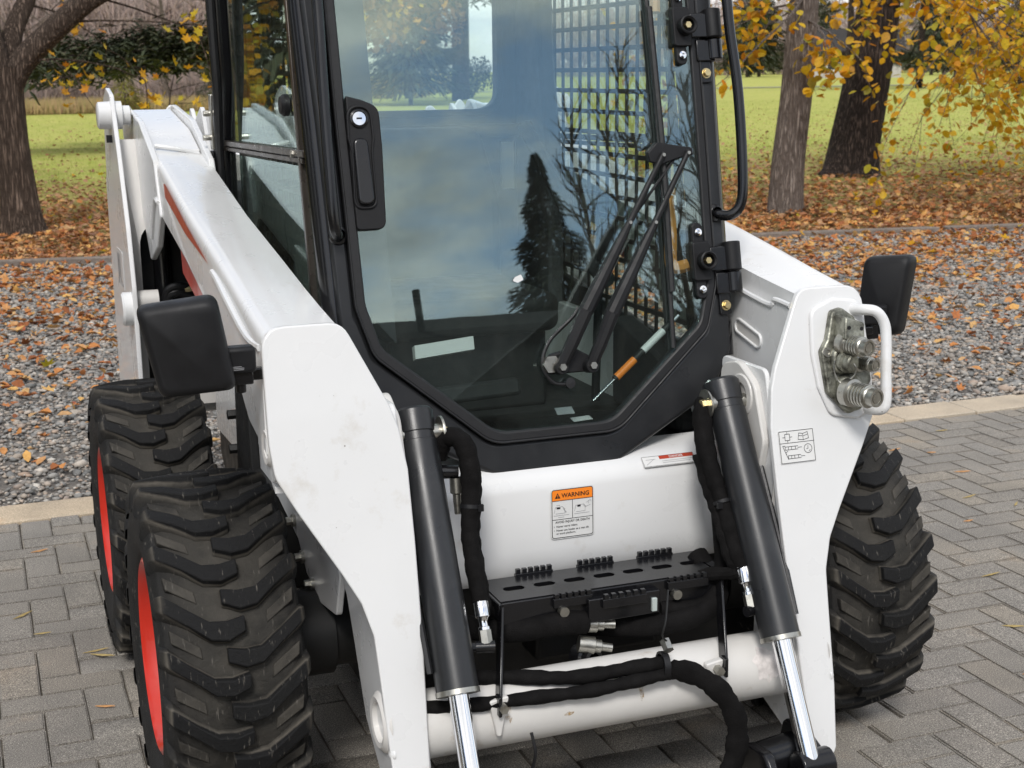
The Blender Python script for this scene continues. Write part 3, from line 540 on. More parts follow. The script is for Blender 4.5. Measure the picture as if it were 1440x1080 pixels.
# seat
seat = B().prism(rp([(-0.24, 0.98), (0.24, 0.98), (0.25, 1.30), (0.20, 1.50), (-0.20, 1.50), (-0.25, 1.30)], 0.06), lambda a, b: (a, 0.80 + (b - 0.98) * 0.12, b), lambda a, b: (a, 0.92 + (b - 0.98) * 0.12, b)).build('seat', 'interior_dark', cab, 0.03, seg=4)
B().pz(rbox2(-0.25, 0.25, 0.36, 0.86, 0.07), 0.98, 1.08).build('seat_cushion', 'interior_dark', cab, 0.03, seg=4)
B().box(-0.22, 0.22, 0.42, 0.85, 0.77, 0.98).build('seat_base', 'interior_dark', cab, 0.01)
for s in (-1, 1):
    B().tube(smooth_path([(s * 0.33, 0.85, 1.50), (s * 0.335, 0.60, 1.32), (s * 0.335, 0.38, 1.16), (s * 0.32, 0.25, 1.13)], 5), 0.022, 10).build('lap_bar', 'interior_dark', cab)
    B().tube([(s * 0.31, 0.30, 0.80), (s * 0.31, 0.28, 1.10), (s * 0.31, 0.25, 1.18)], 0.012, 8).lathe([(0, 0), (.02, .01), (.026, .05), (.022, .10), (0, .115)], (s * 0.31, 0.25, 1.17), (0, -.2, 1), 14).build('joystick', 'black_plastic', cab)
    B().px(rp([(-0.06, 0.78), (0.35, 0.78), (0.35, 1.02), (0.05, 0.95)], 0.02), s * 0.38, s * 0.44).build('console', 'interior_dark', cab, 0.01)
B().pz(rbox2(-0.34, 0.30, -0.08, 0.30, 0.05), 0.772, 0.785).build('floor_mat', 'interior_dark', cab, 0.003)
B().obox((-0.13, 0.10, 0.90), (0.13, 0.02, 0), (0, 0.01, 0.02), (0, 0.08, -0.02)).build('foot_pad', 'interior_dark', cab, 0.01)
B().obox((-0.20, 0.02, 1.03), (0.075, 0.01, 0.004), (0, 0.004, 0.015), (0, 0.01, -0.004)).build('paper_label', 'decal_white', cab)
B().obox((0.075, -0.05, 0.87), (0.022, 0, 0), (0, 0.01, 0.006), (0, 0.0003, -0.0005)).build('paper_label', 'decal_white', cab); B().obox((0.11, -0.07, 0.852), (0.026, 0.004, 0), (0, 0.012, 0.002), (0, 0.0003, -0.0005)).build('paper_label', 'decal_white', cab)
# gas strut behind the glass, lower right, with amber grip higher up
ga, gb = Vector(D(0.118, 0.905, -0.04)), Vector(D(0.352, 1.085, -0.03)); gd = gb - ga
B().cyl(ga, ga + gd * .25, 0.0035).cyl(ga + gd * .92, gb, 0.006).build('gas_strut', 'chrome', door); B().cyl(ga + gd * .25, ga + gd * .92, 0.0085, n=14).build('strut_body', 'chassis_black', door)
B().cyl(ga + gd * .58, ga + gd * .82, 0.0092, n=14).build('strut_sticker', 'decal_white', door); B().cyl(ga + gd * .27, ga + gd * .48, 0.0092, n=14).build('strut_sticker', 'decal_orange', door)
B().tube(smooth_path([D(0.36, 1.36, -.05), D(0.358, 1.28, -.045), D(0.352, 1.21, -.045), D(0.362, 1.195, -.04), D(0.39, 1.20, -.035)], 4), 0.016, 8).build('amber_lever', 'amber_grip', door)
B().tube(smooth_path([D(0.38, 1.95, -.05), D(0.372, 1.82, -.05), D(0.37, 1.79, -.05)], 4), 0.013, 8).build('amber_lever', 'amber_grip', door)
B().tube([D(0.345, 1.9, -.06), D(0.345, 1.60, -.06), D(0.335, 1.0, -.06)], 0.008, 8).build('door_rail', 'chassis_black', door)
B().tube(smooth_path([D(0.33, 1.60, -.05), D(0.325, 1.56, -.05), D(0.328, 1.50, -.05), D(0.30, 1.475, -.05), D(0.29, 1.50, -.05)], 5), 0.008, 8).build('cable', 'rubber_seal', door)
B().prism(rp([(-0.055, 1.20), (-0.04, 1.205), (-0.035, 1.193), (-0.05, 1.187), (-.062, 1.192)], .003), lambda a, b: D(a - 0.01, b + 0.004, 0.0046), lambda a, b: D(a - 0.01, b + 0.004, 0.0050)).build('chip_sticker', 'decal_white', door)

# door handle plate and recessed handle with key lock
hp = B().prism(rp([(-0.422, 1.325), (-0.356, 1.325), (-0.349, 1.50), (-0.350, 1.585), (-0.385, 1.60), (-0.422, 1.61), (-0.423, 1.40)], [.01, .02, 0, .035, .01, .005, 0]), lambda a, b: D(a, b, 0.016), lambda a, b: D(a, b, 0.006)).build('handle_plate', 'black_plastic', root, 0.006, seg=3)
ho = rp([(-0.425, 1.37), (-0.372, 1.37), (-0.372, 1.49), (-0.366, 1.52), (-0.368, 1.59), (-0.424, 1.59), (-0.426, 1.52), (-0.420, 1.49)], [.02, .02, .01, .01, .028, .028, .01, .01])
hi = [(x * 1 + (-0.397 - x) * .18, z + (1.48 - z) * .05) for x, z in ho]
B().ring(ho, hi, lambda a, b: D(a, b, 0.021), lambda a, b: D(a, b, 0.012)).build('handle_bezel', 'black_plastic', hp, 0.003)
B().prism(rp([(-0.416, 1.380), (-0.380, 1.380), (-0.381, 1.52), (-0.414, 1.52)], .015), lambda a, b: D(a, b, 0.030 if b < 1.5 else 0.020), lambda a, b: D(a, b, 0.010)).build('door_handle', 'gloss_black', hp, 0.008, seg=3)
ln = Vector((0, -1, .2207)).normalized(); lo_ = Vector(D(-0.397, 1.560, 0.012))
B().lathe([(.020, 0), (.020, .008), (.016, .010), (.014, .008)], lo_, ln, 24).build('lock_ring', 'gloss_black', hp); B().lathe([(.0145, 0), (.0145, .009), (0, .0092)], lo_, ln, 24).build('key_lock', 'chrome', hp)
B().obox(lo_ + ln * .0095, (.006, 0, 0), (0, .0003, .0018), ln * .0004).build('key_slot', 'decal_black', hp)

# hinges on the right
for zc in (1.755, 1.215):
    hg = B().prism(rp([(0.378, zc - .045), (0.425, zc - .045), (0.425, zc + .045), (0.378, zc + .045)], .008), lambda a, b: D(a, b, 0.024), lambda a, b: D(a, b, 0.004)).build('hinge', 'black_plastic', root, 0.003)
    B().prism(rp([(0.384, zc - .088), (0.412, zc - .088), (0.412, zc + .088), (0.384, zc + .088)], .014), lambda a, b: D(a, b, 0.016), lambda a, b: D(a, b, 0.005)).build('hinge_strap', 'black_plastic', hg, 0.003)
    for dz in (-.066, .066): q = Vector(D(0.398, zc + dz, 0.016)); B().lathe([(.009, 0), (.009, .006), (.004, .007), (.004, .004), (0, .004)], q, ln, 14).build('screw', 'chrome', hg)
    q = Vector(D(0.408, zc, 0.024)); B().lathe([(.022, 0), (.022, .022), (.019, .024), (.015, .020), (.015, .006), (0, .006)], q, ln, 24).build('cap_ring', 'black_plastic', hg); B().cyl(q + ln * .004, q + ln * .020, .008, n=6).build('bolt', 'brass_zinc', hg)
    B().prism([(0.425, zc - .025), (0.475, zc - .025), (0.475, zc + .032), (0.425, zc + .030)], lambda a, b: D(a, b, 0.020), lambda a, b: D(a, b, 0.0)).build('hinge_arm', 'gloss_black', hg, 0.003)
    B().cyl(D(0.486, zc - .027, 0.012), D(0.486, zc + .040, 0.012), .022, n=20).build('knuckle', 'black_plastic', hg, 0.003)
    B().prism([(0.438, zc - .080), (0.486, zc - .080), (0.486, zc - .030), (0.438, zc - .030)], lambda a, b: D(a, b, 0.016), lambda a, b: D(a, b, -0.01)).cyl(D(0.488, zc - .078, 0.006), D(0.488, zc - .030, 0.006), .021, n=20).build('knuckle_base', 'gloss_black', hg, 0.003)
    B().prism(rp([(0.446, zc - .130), (0.476, zc - .130), (0.476, zc - .075), (0.446, zc - .075)], .006), lambda a, b: D(a, b, 0.008), lambda a, b: D(a, b, -0.01)).build('hinge_foot', 'gloss_black', hg, 0.002); q = Vector(D(0.462, zc - .108, 0.008)); B().lathe([(.013, 0), (.012, .002), (.009, .002)], q, ln, 14).cyl(q, q + ln * .010, .0085, n=6).build('bolt', 'brass_zinc', hg)

# grab bars beside the door
for s in (-1, 1):
    xo = 0.474 if s < 0 else 0.0
    pth = [D(-0.462, 1.315, 0), D(-0.470, 1.318, .030), D(-0.478, 1.345, .044), D(-0.480, 1.42, .05), D(-0.478, 1.62, .05), D(-0.474, 1.80, .05), D(-0.478, 1.90, .045), D(-0.478, 1.935, .0)] if s < 0 else \
          [D(0.455, 1.322, 0), D(0.480, 1.318, .030), D(0.505, 1.345, .044), D(0.514, 1.42, .05), D(0.520, 1.60, .05), D(0.512, 1.74, .05), D(0.508, 1.88, .045), D(0.490, 1.94, .0)]
    gbx = B().tube(smooth_path(pth, 5), 0.0125, 14).build('grab_bar', 'gloss_black', root)
    B().lathe([(.022, 0), (.020, .006), (.012, .010), (.012, .02)], pth[0], ln, 18).build('foot_flange', 'gloss_black', gbx)

# wiper
wp = B().prism(rp([(-0.010, 0.985), (0.105, 0.985), (0.110, 1.012), (0.06, 1.04), (0.0, 1.03), (-0.02, 1.005)], .018), lambda a, b: D(a, b, 0.020), lambda a, b: D(a, b, 0.004)).build('wiper', 'black_plastic', root, 0.004)
B().tube(smooth_path([D(0.042, 0.962, .018), D(0.0, 0.968, .018), D(-0.022, 1.01, .018), D(0.0, 1.06, .018), D(0.06, 1.11, .022), D(0.075, 1.13, .022)], 6), 0.0045, 8).lathe([(.012, 0), (.012, .012), (0, .013)], D(0.040, 0.962, .012), ln, 16).build('washer_hose', 'rubber_seal', wp)
for k, (a, m_, e) in enumerate((((0.015, 1.003), (0.082, 1.128), (0.314, 1.468)), ((0.090, 1.001), (0.146, 1.118), (0.379, 1.471)))):
    a3, m3, e3 = Vector(D(*a, .034)), Vector(D(*m_, .052)), Vector(D(*e, .045)); ax = (e3 - m3).normalized(); sx = ax.cross(ln).normalized()
    vs = []; wds = ((a3, .014), (a3 + (m3 - a3) * .5, .014), (m3, .015)); b = B()
    b.tube([a3, a3 + (m3 - a3) * .45 + ln * .004, m3], [.014, .0155, .0175], 10).build('wiper_arm_base', 'black_plastic', wp, 0.002)
    q = m3 + (e3 - m3) * .55; B().tube([m3 - ax * .004, m3 + (e3 - m3) * .12, q - ax * .04, q, e3], [.0178, .0174, .0115, .0078, .0062], 10).build('wiper_arm', 'black_plastic', wp)
    B().lathe([(.016, -.02), (.017, .006), (.015, .010), (0, .010)], a3, ln, 20).build('pivot_cap', 'black_plastic', wp); B().cyl(a3 + ln * .008, a3 + ln * .018, .0085, n=6).build('pivot_nut', 'zinc', wp)
    for f in (.55, .985): q = m3 + (e3 - m3) * f; B().lathe([(.004, 0), (.004, .003), (0, .003)], q + ln * .006, ln, 10).build('rivet', 'zinc', wp)
q = Vector(D(-0.004, 1.008, .018)); B().cyl(q, q + ln * .014, .021, n=6).build('spindle_nut', 'zinc', wp)
B().prism(rp([(0.275, 1.470), (0.300, 1.492), (0.340, 1.486), (0.392, 1.478), (0.394, 1.462), (0.345, 1.452), (0.305, 1.440), (0.280, 1.448)], .004), lambda a, b: D(a, b, 0.040), lambda a, b: D(a, b, 0.022)).build('blade_bracket', 'black_plastic', wp, 0.003)
B().tube([D(0.318, 1.95, .012), D(0.322, 1.60, .012), D(0.318, 1.25, .012), D(0.312, 1.02, .012)], .006, 6).tube([D(0.320, 1.80, .022), D(0.322, 1.47, .026), D(0.316, 1.15, .022)], .007, 6).build('wiper_blade', 'rubber_seal', wp)
B().tube([D(0.178, 1.27, .030), D(0.345, 1.45, .030)], .0035, 6).build('link_rod', 'black_plastic', wp)

# ---- lift arms
for s in (-1, 1):
    S = lambda x, y, z: (s * x, y, z)
    arm = B()
    # main beam: rounded box section swept from behind the front plate up to the rear
    prof = [(-0.335, 0.915, 1.162, .012), (-0.16, 0.945, 1.192, .030), (0.00, 1.035, 1.222, .045), (0.21, 1.090, 1.258, .052), (0.65, 1.185, 1.325, .055), (1.06, 1.25, 1.400, .05), (1.34, 1.295, 1.448, .045)]
    vs = []; n = 0
    for (y, zb, zt, dz) in prof:
        sec = rp([(0.528, zb), (0.690, zb), (0.690, zt), (0.600, zt - dz * .18), (0.528, zt - dz * .5)], [.006, .006, .030, 0, 0], 4); n = len(sec)
        vs += [S(x, y, z) for (x, z) in sec]
    fs = [tuple(range(n)), tuple(range((len(prof) - 1) * n, len(prof) * n))]
    for i in range(len(prof) - 1):
        for k in range(n): j = (k + 1) % n; fs.append((i * n + k, i * n + j, (i + 1) * n + j, (i + 1) * n + k))
    arm.add(vs, fs); la = arm.build('lift_arm', 'white_paint', root, ang=50)
    # welded rear head of the arm: two cheek plates and a top plate
    for (xa, xb) in ((0.678, 0.696), (0.520, 0.538)):
        B().px(rp([(1.10, 1.262), (1.18, 1.415), (1.50, 1.520), (1.92, 1.560), (2.0, 1.50), (1.95, 1.40), (1.62, 1.30), (1.40, 1.10), (1.22, 1.16)], [.01, .03, .05, .03, .04, .05, .1, .03, .03]), s * xa, s * xb).build('cheek_plate', 'white_paint', la, 0.004)
    B().add([S(0.54, 1.32, 1.438), S(0.676, 1.32, 1.438), S(0.676, 1.50, 1.492), S(0.54, 1.50, 1.492), S(0.54, 1.92, 1.545), S(0.676, 1.92, 1.545), S(0.54, 1.32, 1.42), S(0.676, 1.32, 1.42), S(0.54, 1.92, 1.40), S(0.676, 1.92, 1.40)],
            [(0, 1, 2, 3), (3, 2, 5, 4), (0, 6, 7, 1), (4, 5, 9, 8), (6, 8, 9, 7), (0, 3, 4, 8, 6), (1, 7, 9, 5, 2)]).build('head_cap', 'white_paint', la, 0.004)
    B().tube(smooth_path([S(0.545, 1.315, 1.425), S(0.61, 1.30, 1.442), S(0.672, 1.315, 1.452)], 5), 0.007, 8).build('weld_bead', 'white_paint', la)
    B().tube(smooth_path([S(0.697, 1.12, 1.30), S(0.699, 1.18, 1.30), S(0.699, 1.30, 1.18)], 4), 0.006, 6).build('weld_bead', 'white_paint', la)
    # long weld bead on the flank
    B().tube(smooth_path([S(0.690, 0.225, 1.212), S(0.692, 0.15, 1.205), S(0.694, 0.0, 1.175), S(0.693, -0.16, 1.140), S(0.690, -0.24, 1.128), S(0.688, -0.32, 1.130)], 6), 0.008, 8).build('weld_bead', 'white_paint', la)
    # deep inner cheek next to the cab with a bent upper edge
    B().px(rp([(0.55, 1.13), (0.50, 1.225), (0.10, 1.166), (-0.24, 1.118), (-0.28, 1.135), (-0.335, 1.125), (-0.375, 0.93), (-0.20, 0.90), (0.0, 0.93), (0.30, 1.04)], .015), s * 0.512, s * 0.530).build('inner_cheek', 'white_paint', la, 0.005)
    B().tube(smooth_path([S(0.514, 0.50, 1.226), S(0.514, 0.10, 1.168), S(0.514, -0.22, 1.122), S(0.514, -0.255, 1.136), S(0.514, -0.325, 1.132)], 4), 0.007, 8).build('cheek_lip', 'white_paint', la)
    cs = [(-0.225, 1.010), (-0.075, 1.045)]; ax = Vector((0, cs[0][0] - cs[1][0], cs[0][1] - cs[1][1])).normalized(); az = Vector((1, 0, 0)).cross(ax)
    cc = Vector((s * 0.511, -0.145, 1.040)); out_, in_ = [], []
    for k in range(24):
        a = 2 * math.pi * k / 24; e = 0.045 if math.cos(a) > 0 else -0.045
        out_.append((e + .020 * math.cos(a), .020 * math.sin(a))); in_.append((e + .0135 * math.cos(a), .0135 * math.sin(a)))
    B().ring(out_, in_, lambda a, b: cc + ax * a + az * b + Vector((-s * .004, 0, 0)), lambda a, b: cc + ax * a + az * b + Vector((s * .003, 0, 0))).build('slot_rim', 'white_paint', la, 0.002)
    B().prism(in_, lambda a, b: cc + ax * a + az * b, lambda a, b: cc + ax * a + az * b + Vector((s * .002, 0, 0))).build('slot_floor', 'white_paint_worn', la)
    B().lathe([(.013, 0), (.011, .001), (.0, .001)], (s * 0.511, -0.055, 1.140), (-s, 0, 0), 16).build('hole_plug', 'brass_zinc', la)
    # front plate
    pts = [(0.526, 1.172), (0.690, 1.172), (0.694, 0.95), (0.688, 0.885), (0.650, 0.815), (0.575, 0.690), (0.541, 0.628), (0.522, 0.561), (0.518, 0.475), (0.512, 0.312), (0.500, 0.180), (0.492, 0.165), (0.452, 0.165), (0.440, 0.20), (0.434, 0.303), (0.423, 0.543), (0.419, 0.735), (0.419, 0.876), (0.430, 0.958), (0.445, 1.004)]
    B().prism(rp([(s * x, z) for x, z in pts], [.045, .050, 0, .06, .05, .08, .06, .06, .05, 0, .02, .02, .02, .02, 0, .02, .02, .06, .06, .06]), lambda a, b: P(a, b, 0.0), lambda a, b: P(a, b, -0.016)).build('front_plate', 'white_paint', la, 0.003)
    # box sides of the lower leg
    def yb(z): return 0.26 * z - 0.6416
    fl = [(0.684, 0.93), (0.680, 0.888), (0.644, 0.818), (0.605, 0.752), (0.568, 0.690), (0.536, 0.628), (0.518, 0.561), (0.512, 0.475), (0.506, 0.312), (0.498, 0.185)]
    dp = [.11, .13, .14, .16, .18, .21, .24, .24, .22, .12]; b = B(); m_ = len(fl)
    vs = [P(s * x, z, -.014) for x, z in fl] + [tuple(Vector(P(s * x, z, 0)) + Vector((0, d_, .03 * d_))) for (x, z), d_ in zip(fl, dp)] + [P(s * (x - .010), z + .004, -.014) for x, z in fl] + [tuple(Vector(P(s * (x - .010), z + .004, 0)) + Vector((0, d_, .03 * d_))) for (x, z), d_ in zip(fl, dp)]
    fs = []
    for i in range(m_ - 1): fs += [(i, i + 1, m_ + i + 1, m_ + i), (2 * m_ + i, 3 * m_ + i, 3 * m_ + i + 1, 2 * m_ + i + 1), (m_ + i, m_ + i + 1, 3 * m_ + i + 1, 3 * m_ + i), (i, 2 * m_ + i, 2 * m_ + i + 1, i + 1)]
    b.add(vs, fs); b.build('leg_side', 'white_paint', la, ang=30)
    B().lathe([(.020, .0), (.022, .006), (.034, .008), (.040, .0), (.040, -.02)], (s * 0.684, -0.335, 0.930), (s, 0, 0), 26).build('boss', 'white_paint_worn', la); B().lathe([(0, -.004), (.022, -.004)], (s * 0.684, -0.335, 0.930), (s, 0, 0), 20).build('boss_floor', 'chassis_black', la)
    inner = [(yb(1.0) + .016, 1.0), (yb(0.60) + .016, 0.60), (yb(0.17) + .016, 0.17), (yb(0.18) + .07, 0.178), (-0.34, 0.245), (-0.345, 0.42), (-0.30, 0.62), (-0.22, 0.82), (-0.16, 1.0)]
    B().px(rp(inner, .025), s * 0.428, s * 0.440).build('leg_side', 'white_paint', la, 0.003)
    B().add([S(.44, -0.345, .40), S(.50, -0.40, .40), S(.50, -0.28, .72), S(.44, -0.27, .72), S(.50, -0.20, .90), S(.44, -0.20, .90)], [(0, 1, 2, 3), (3, 2, 4, 5)]).build('leg_back', 'white_paint', la)
    # outer web joining the leg to the beam
    B().px(rp([(yb(1.10) + .016, 1.10), (yb(0.88) + .016, 0.88), (-0.36, 0.86), (-0.20, 0.93), (-0.10, 1.02), (-0.12, 1.12)], .02), s * 0.668, s * 0.684).build('outer_web', 'white_paint', la, 0.003)
    B().prism([(0.5, -0.36), (0.68, -0.36), (0.68, -0.20), (0.5, -0.20)], lambda a, b: (s * a, b, 0.84 + (b + .36) * .4), lambda a, b: (s * a, b, 0.852 + (b + .36) * .4)).build('under_web', 'white_paint', la)
    # tilt cylinder mount: rounded lug with boss
    B().px(rp([(-0.20, 0.80), (-0.36, 0.72), (-0.395, 0.84), (-0.345, 0.965), (-0.27, 1.005), (-0.19, 0.985)], [.03, .03, .04, .06, .05, .04]), s * 0.412, s * 0.430).build('cylinder_lug', 'white_paint_worn', la, 0.004)
    B().lathe([(.030, 0), (.046, 0), (.050, .008), (.050, .022), (.030, .022)], (s * 0.430, -0.292, 0.928), (-s, 0, 0), 28).build('boss', 'white_paint_worn', la, 0.003)
    B().tube(smooth_path([S(.430, -0.40, .86), S(.430, -0.425, .78), S(.432, -0.415, .70), S(.432, -0.40, .675)], 4), .008, 8).build('weld_bead', 'white_paint_worn', la)
    # tube socket ring at the foot, seen from outside
    B().lathe([(.040, -.03), (.042, .004), (.052, .006), (.062, -.002), (.066, -.010)], (s * 0.514, -0.480, 0.372), (s, 0, 0), 30).build('socket_ring', 'white_paint_worn', la)
    B().lathe([(.0, -.02), (.041, -.02)], (s * 0.514, -0.480, 0.372), (s, 0, 0), 24).build('socket_floor', 'white_paint_worn', la)
    B().lathe([(0, .012), (.008, .010), (.013, .004), (.013, 0)], P(s * 0.503, 0.33, -.01), (s, 0, 0), 14).build('stud', 'white_paint', la)
    # printed stripe on the flank
    b = B(); e = s * 0.6935
    b.add([(e, 1.00, 1.362), (e, 0.965, 1.364), (e, 0.60, 1.288), (e, 0.26, 1.226), (e, 0.62, 1.262), (e, 0.98, 1.326)], [(0, 1, 2, 3, 4, 5)])
    b.build('stripe_decal', 'decal_red', la, smooth=False)

    # tilt cylinder
    tp, bt = Vector(S(.366, -0.272, 0.962)), Vector(S(.371, -0.560, 0.440)); dr = (bt - tp).normalized(); ln_ = (bt - tp).length
    cy = B().lathe([(0, 0), (.038, 0), (.0425, .006), (.0425, .052), (.0405, .054), (.0405, .070), (.0425, .0715), (.0435, ln_ - .012), (.0435, ln_ - .010)], tp, dr, 40).build('tilt_cylinder', 'cab_paint', root, ang=30)
    B().lathe([(.0435, ln_ - .010), (.0452, ln_ - .010), (.0452, ln_), (.023, ln_)], tp, dr, 40).build('gland_ring', 'zinc', cy)
    B().cyl(bt - dr * .02, bt + dr * .262, .0215, n=32).build('rod', 'chrome', cy)
    # black line bracket running down the barrel side
    q = dr.cross(Vector((1, 0, 0))).normalized(); B().tube([tp + dr * .10 + Vector((s * .050, 0, 0)), tp + dr * .40 + Vector((s * .054, 0, 0)), tp + dr * (ln_ - .05) + Vector((s * .050, 0, 0))], .007, 8).build('oil_line', 'gloss_black', cy)
    # pin with washer and bolt on the inner side
    pc = Vector(S(.313, -0.305, 0.918)); B().cyl(pc, pc + Vector((s * .10, 0, 0)), .018, n=20).build('pin', 'zinc', cy)
    B().lathe([(.014, 0), (.033, 0), (.034, .002), (.034, .005), (0, .005)], pc + Vector((s * .004, 0, 0)), (-s, 0, 0), 30).build('pin_washer', 'zinc', cy); B().cyl(pc - Vector((s * .001, 0, 0)), pc - Vector((s * .012, 0, 0)), .0115, n=6).build('pin_bolt', 'brass_zinc', cy)
    # hoses in black sleeves along the inner side
    hx = .305
    hz = empty('hose_set', (0, 0, 0), root)
    if s < 0:
        pth = [(-.318, -.305, .862), (-.312, -.315, .898), (-.295, -.335, .912), (-.276, -.352, .89), (-.270, -.366, .83), (-.276, -.378, .77), (-.284, -.392, .715), (-.285, -.42, .66), (-.287, -.462, .59)]
        rr = [.017, .019, .021, .022, .022, .021, .018, .020, .018]
    else:
        pth = [(.330, -.262, .905), (.318, -.285, .912), (.303, -.310, .885), (.300, -.335, .82), (.308, -.362, .755), (.316, -.385, .71), (.320, -.41, .668), (.322, -.445, .61), (.325, -.468, .58)]
        rr = [.016, .021, .023, .022, .020, .018, .020, .019, .018]
    sp = smooth_path(pth, 6); rs = [float(np.interp(i, np.arange(len(rr)) * 6, rr)) * (1 + .05 * math.sin(i * 2.1) + .04 * math.sin(i * 5.3)) for i in range(len(sp))]
    B().tube(sp, rs, 12).build('sleeve', 'hose_sleeve', hz)
    q = [Vector(p) + Vector((-s * .012, .012, -.01)) for p in pth[3:]] + [Vector((s * .26, -.40, .55)), Vector((s * .20, -.36, .50))]
    q2 = smooth_path(q, 6); B().tube(q2, [.015 * (1 + .1 * math.sin(i * 1.7)) for i in range(len(q2))], 10).build('sleeve', 'hose_sleeve', hz)
    tie = Vector(pth[5]); td = (Vector(pth[6]) - Vector(pth[5])).normalized(); B().lathe([(.019, -.004), (.0225, -.004), (.0225, .004), (.019, .004)], tie, td, 16).obox(tie + Vector((-s * .016, -.018, 0)), (.006, 0, 0), (0, .004, 0), (0, 0, .007)).build('cable_tie', 'black_plastic', hz)
    f0 = Vector(pth[-1]); fd = Vector((s * .010, -.30, -.62)).normalized()
    B().lathe([(.013, -.01), (.0165, -.004), (.0165, .030), (.012, .034), (.010, .040), (.010, .050), (.0135, .052), (.0135, .058)], f0, fd, 16).build('crimp_ferrule', 'chrome', hz); B().cyl(f0 + fd * .058, f0 + fd * .086, .0135, n=6).build('hex_nut', 'zinc', hz)
    e0 = f0 + fd * .092; B().cyl(f0 + fd * .084, e0 + fd * .004, .009, n=12).tube([e0 + Vector((-s * .016, -.004, 0)), e0 + Vector((s * .022, .006, 0))], .0125, 12).tube([e0 + Vector((s * .02, .006, 0)), e0 + Vector((s * .045, .012, 0))], .009, 10).build('elbow', 'gloss_black', hz)
    if s < 0:
        B().cyl((-.325, -.318, .835), (-.285, -.325, .833), .015, n=14).build('elbow', 'gloss_black', hz); B().lathe([(.014, 0), (.014, .032), (.009, .036), (.009, .05), (.007, .078)], (-.291, -.330, .822), (.0, -.12, -1), 14).build('crimp_ferrule', 'zinc', hz)

# printed model stripes on the uprights and service label on the right front plate
# ---- cross tube between the legs
ct = B().cyl((-0.43, -0.462, 0.345), (0.43, -0.462, 0.345), 0.074, n=44).build('cross_tube', 'white_paint_worn', root)
for x in (-.278, .218):
    B().py(rp([(x - .022, .405), (x + .022, .412), (x + .004, .325), (x - .006, .325)], .006), -.545, -.528).build('gusset', 'white_paint_worn', ct, 0.003); B().cyl((x + .004, -.53, .392), (x + .004, -.565, .392), .010, n=6).build('bolt', 'zinc', ct)
def stain(name, pts, mat, parent): b = B(); b.add(pts, [tuple(range(len(pts)))]); return b.build(name, mat, parent, smooth=False)
simple('rust_stain', (0.42, 0.27, 0.10), 0.6, var=0.4, scale=60)
def worn_edge(name, lo, hi, sc_):
    t = MATS[name].node_tree; bs = t.nodes['Principled BSDF']; r_ = ramp(t, [(lo, (0, 0, 0)), (hi, (1, 1, 1))]); t.links.new(noise(t, coords(t), sc_, 6, 0.7), r_.inputs['Fac']); t.links.new(r_.outputs['Color'], bs.inputs['Alpha'])
worn_edge('rust_stain', .42, .75, 70); simple('bare_primer', (0.62, 0.58, 0.56), 0.6, var=0.25, scale=50, bump=0.5, bscale=90)
def on_tube(x, a, r_=0.0745): return (x, -0.462 - r_ * math.cos(a), 0.345 + r_ * math.sin(a))
def patch(name, cx, ca, wx, wa, mat, n=22, jag=.25):
    rim = [(cx + wx * math.cos(t) * (1 + random.uniform(-jag, jag)), ca + wa * math.sin(t) * (1 + random.uniform(-jag, jag))) for t in np.linspace(0, 2 * math.pi, n, endpoint=False)]
    b = B(); vs = [on_tube(cx, ca, .0748)]
    for f in (.5, 1): vs += [on_tube(cx + (u - cx) * f, ca + (v - ca) * f, .0747) for u, v in rim]
    fs = [(0, 1 + k, 1 + (k + 1) % n) for k in range(n)] + [(1 + k, 1 + n + k, 1 + n + (k + 1) % n, 1 + (k + 1) % n) for k in range(n)]
    b.add(vs, fs); return b.build(name, mat, ct)
patch('paint_chip', .355, .42, .032, .50, 'bare_primer'); patch('rust_run', .048, .55, .006, .60, 'rust_stain', 16, .2); patch('rust_run', .075, .75, .004, .32, 'rust_stain', 14, .2); patch('rust_run', -.255, .45, .010, .40, 'rust_stain', 16, .3); patch('rust_spot', -.12, .0, .012, .05, 'rust_stain', 12, .4)
# hose bundle lying on the tube and drooping to the right
hb = empty('hose_bundle', (0, 0, 0), root)
for k, (pp, r_, fl_) in enumerate((([(-.44, -.44, .430), (-.33, -.46, .428), (-.22, -.49, .424), (-.10, -.52, .416), (.02, -.53, .420), (.10, -.538, .424)], .0185, .8),
                            ([(-.44, -.50, .398), (-.33, -.525, .396), (-.20, -.535, .394), (-.08, -.548, .394), (.02, -.552, .400), (.10, -.552, .405)], .0170, .8),
                            ([(.09, -.545, .414), (.15, -.565, .402), (.205, -.590, .362), (.238, -.602, .300), (.240, -.606, .235), (.222, -.606, .165), (.205, -.606, .09), (.20, -.606, .02)], .0125, 1.9))):
    q = smooth_path(pp, 7); B().tube(q, [r_ * (1 + .09 * math.sin(i * .9 + k) + .06 * math.sin(i * 2.7)) * (.62 if k == 2 and i < 3 else 1) for i in range(len(q))], 14, flat=fl_).build('sleeve', 'hose_sleeve', hb)
B().lathe([(.026, -.007), (.031, -.007), (.031, .007), (.026, .007)], (.095, -.540, .418), (1, -.1, -.05), 16).build('cable_tie', 'black_plastic', hb)
B().cyl((.103, -.55, .455), (.103, -.53, .470), .012, n=6).build('fitting', 'zinc', hb)
B().tube(smooth_path([(.105, -.54, .47), (.09, -.545, .49), (.10, -.54, .52), (.125, -.50, .57)], 4), .0022, 6).build('wire', 'chassis_black', hb)
B().tube(smooth_path([(-.215, -.56, .33), (-.21, -.57, .29), (-.215, -.565, .25)], 4), .0035, 6).build('zip_tail', 'rubber_seal', hb)

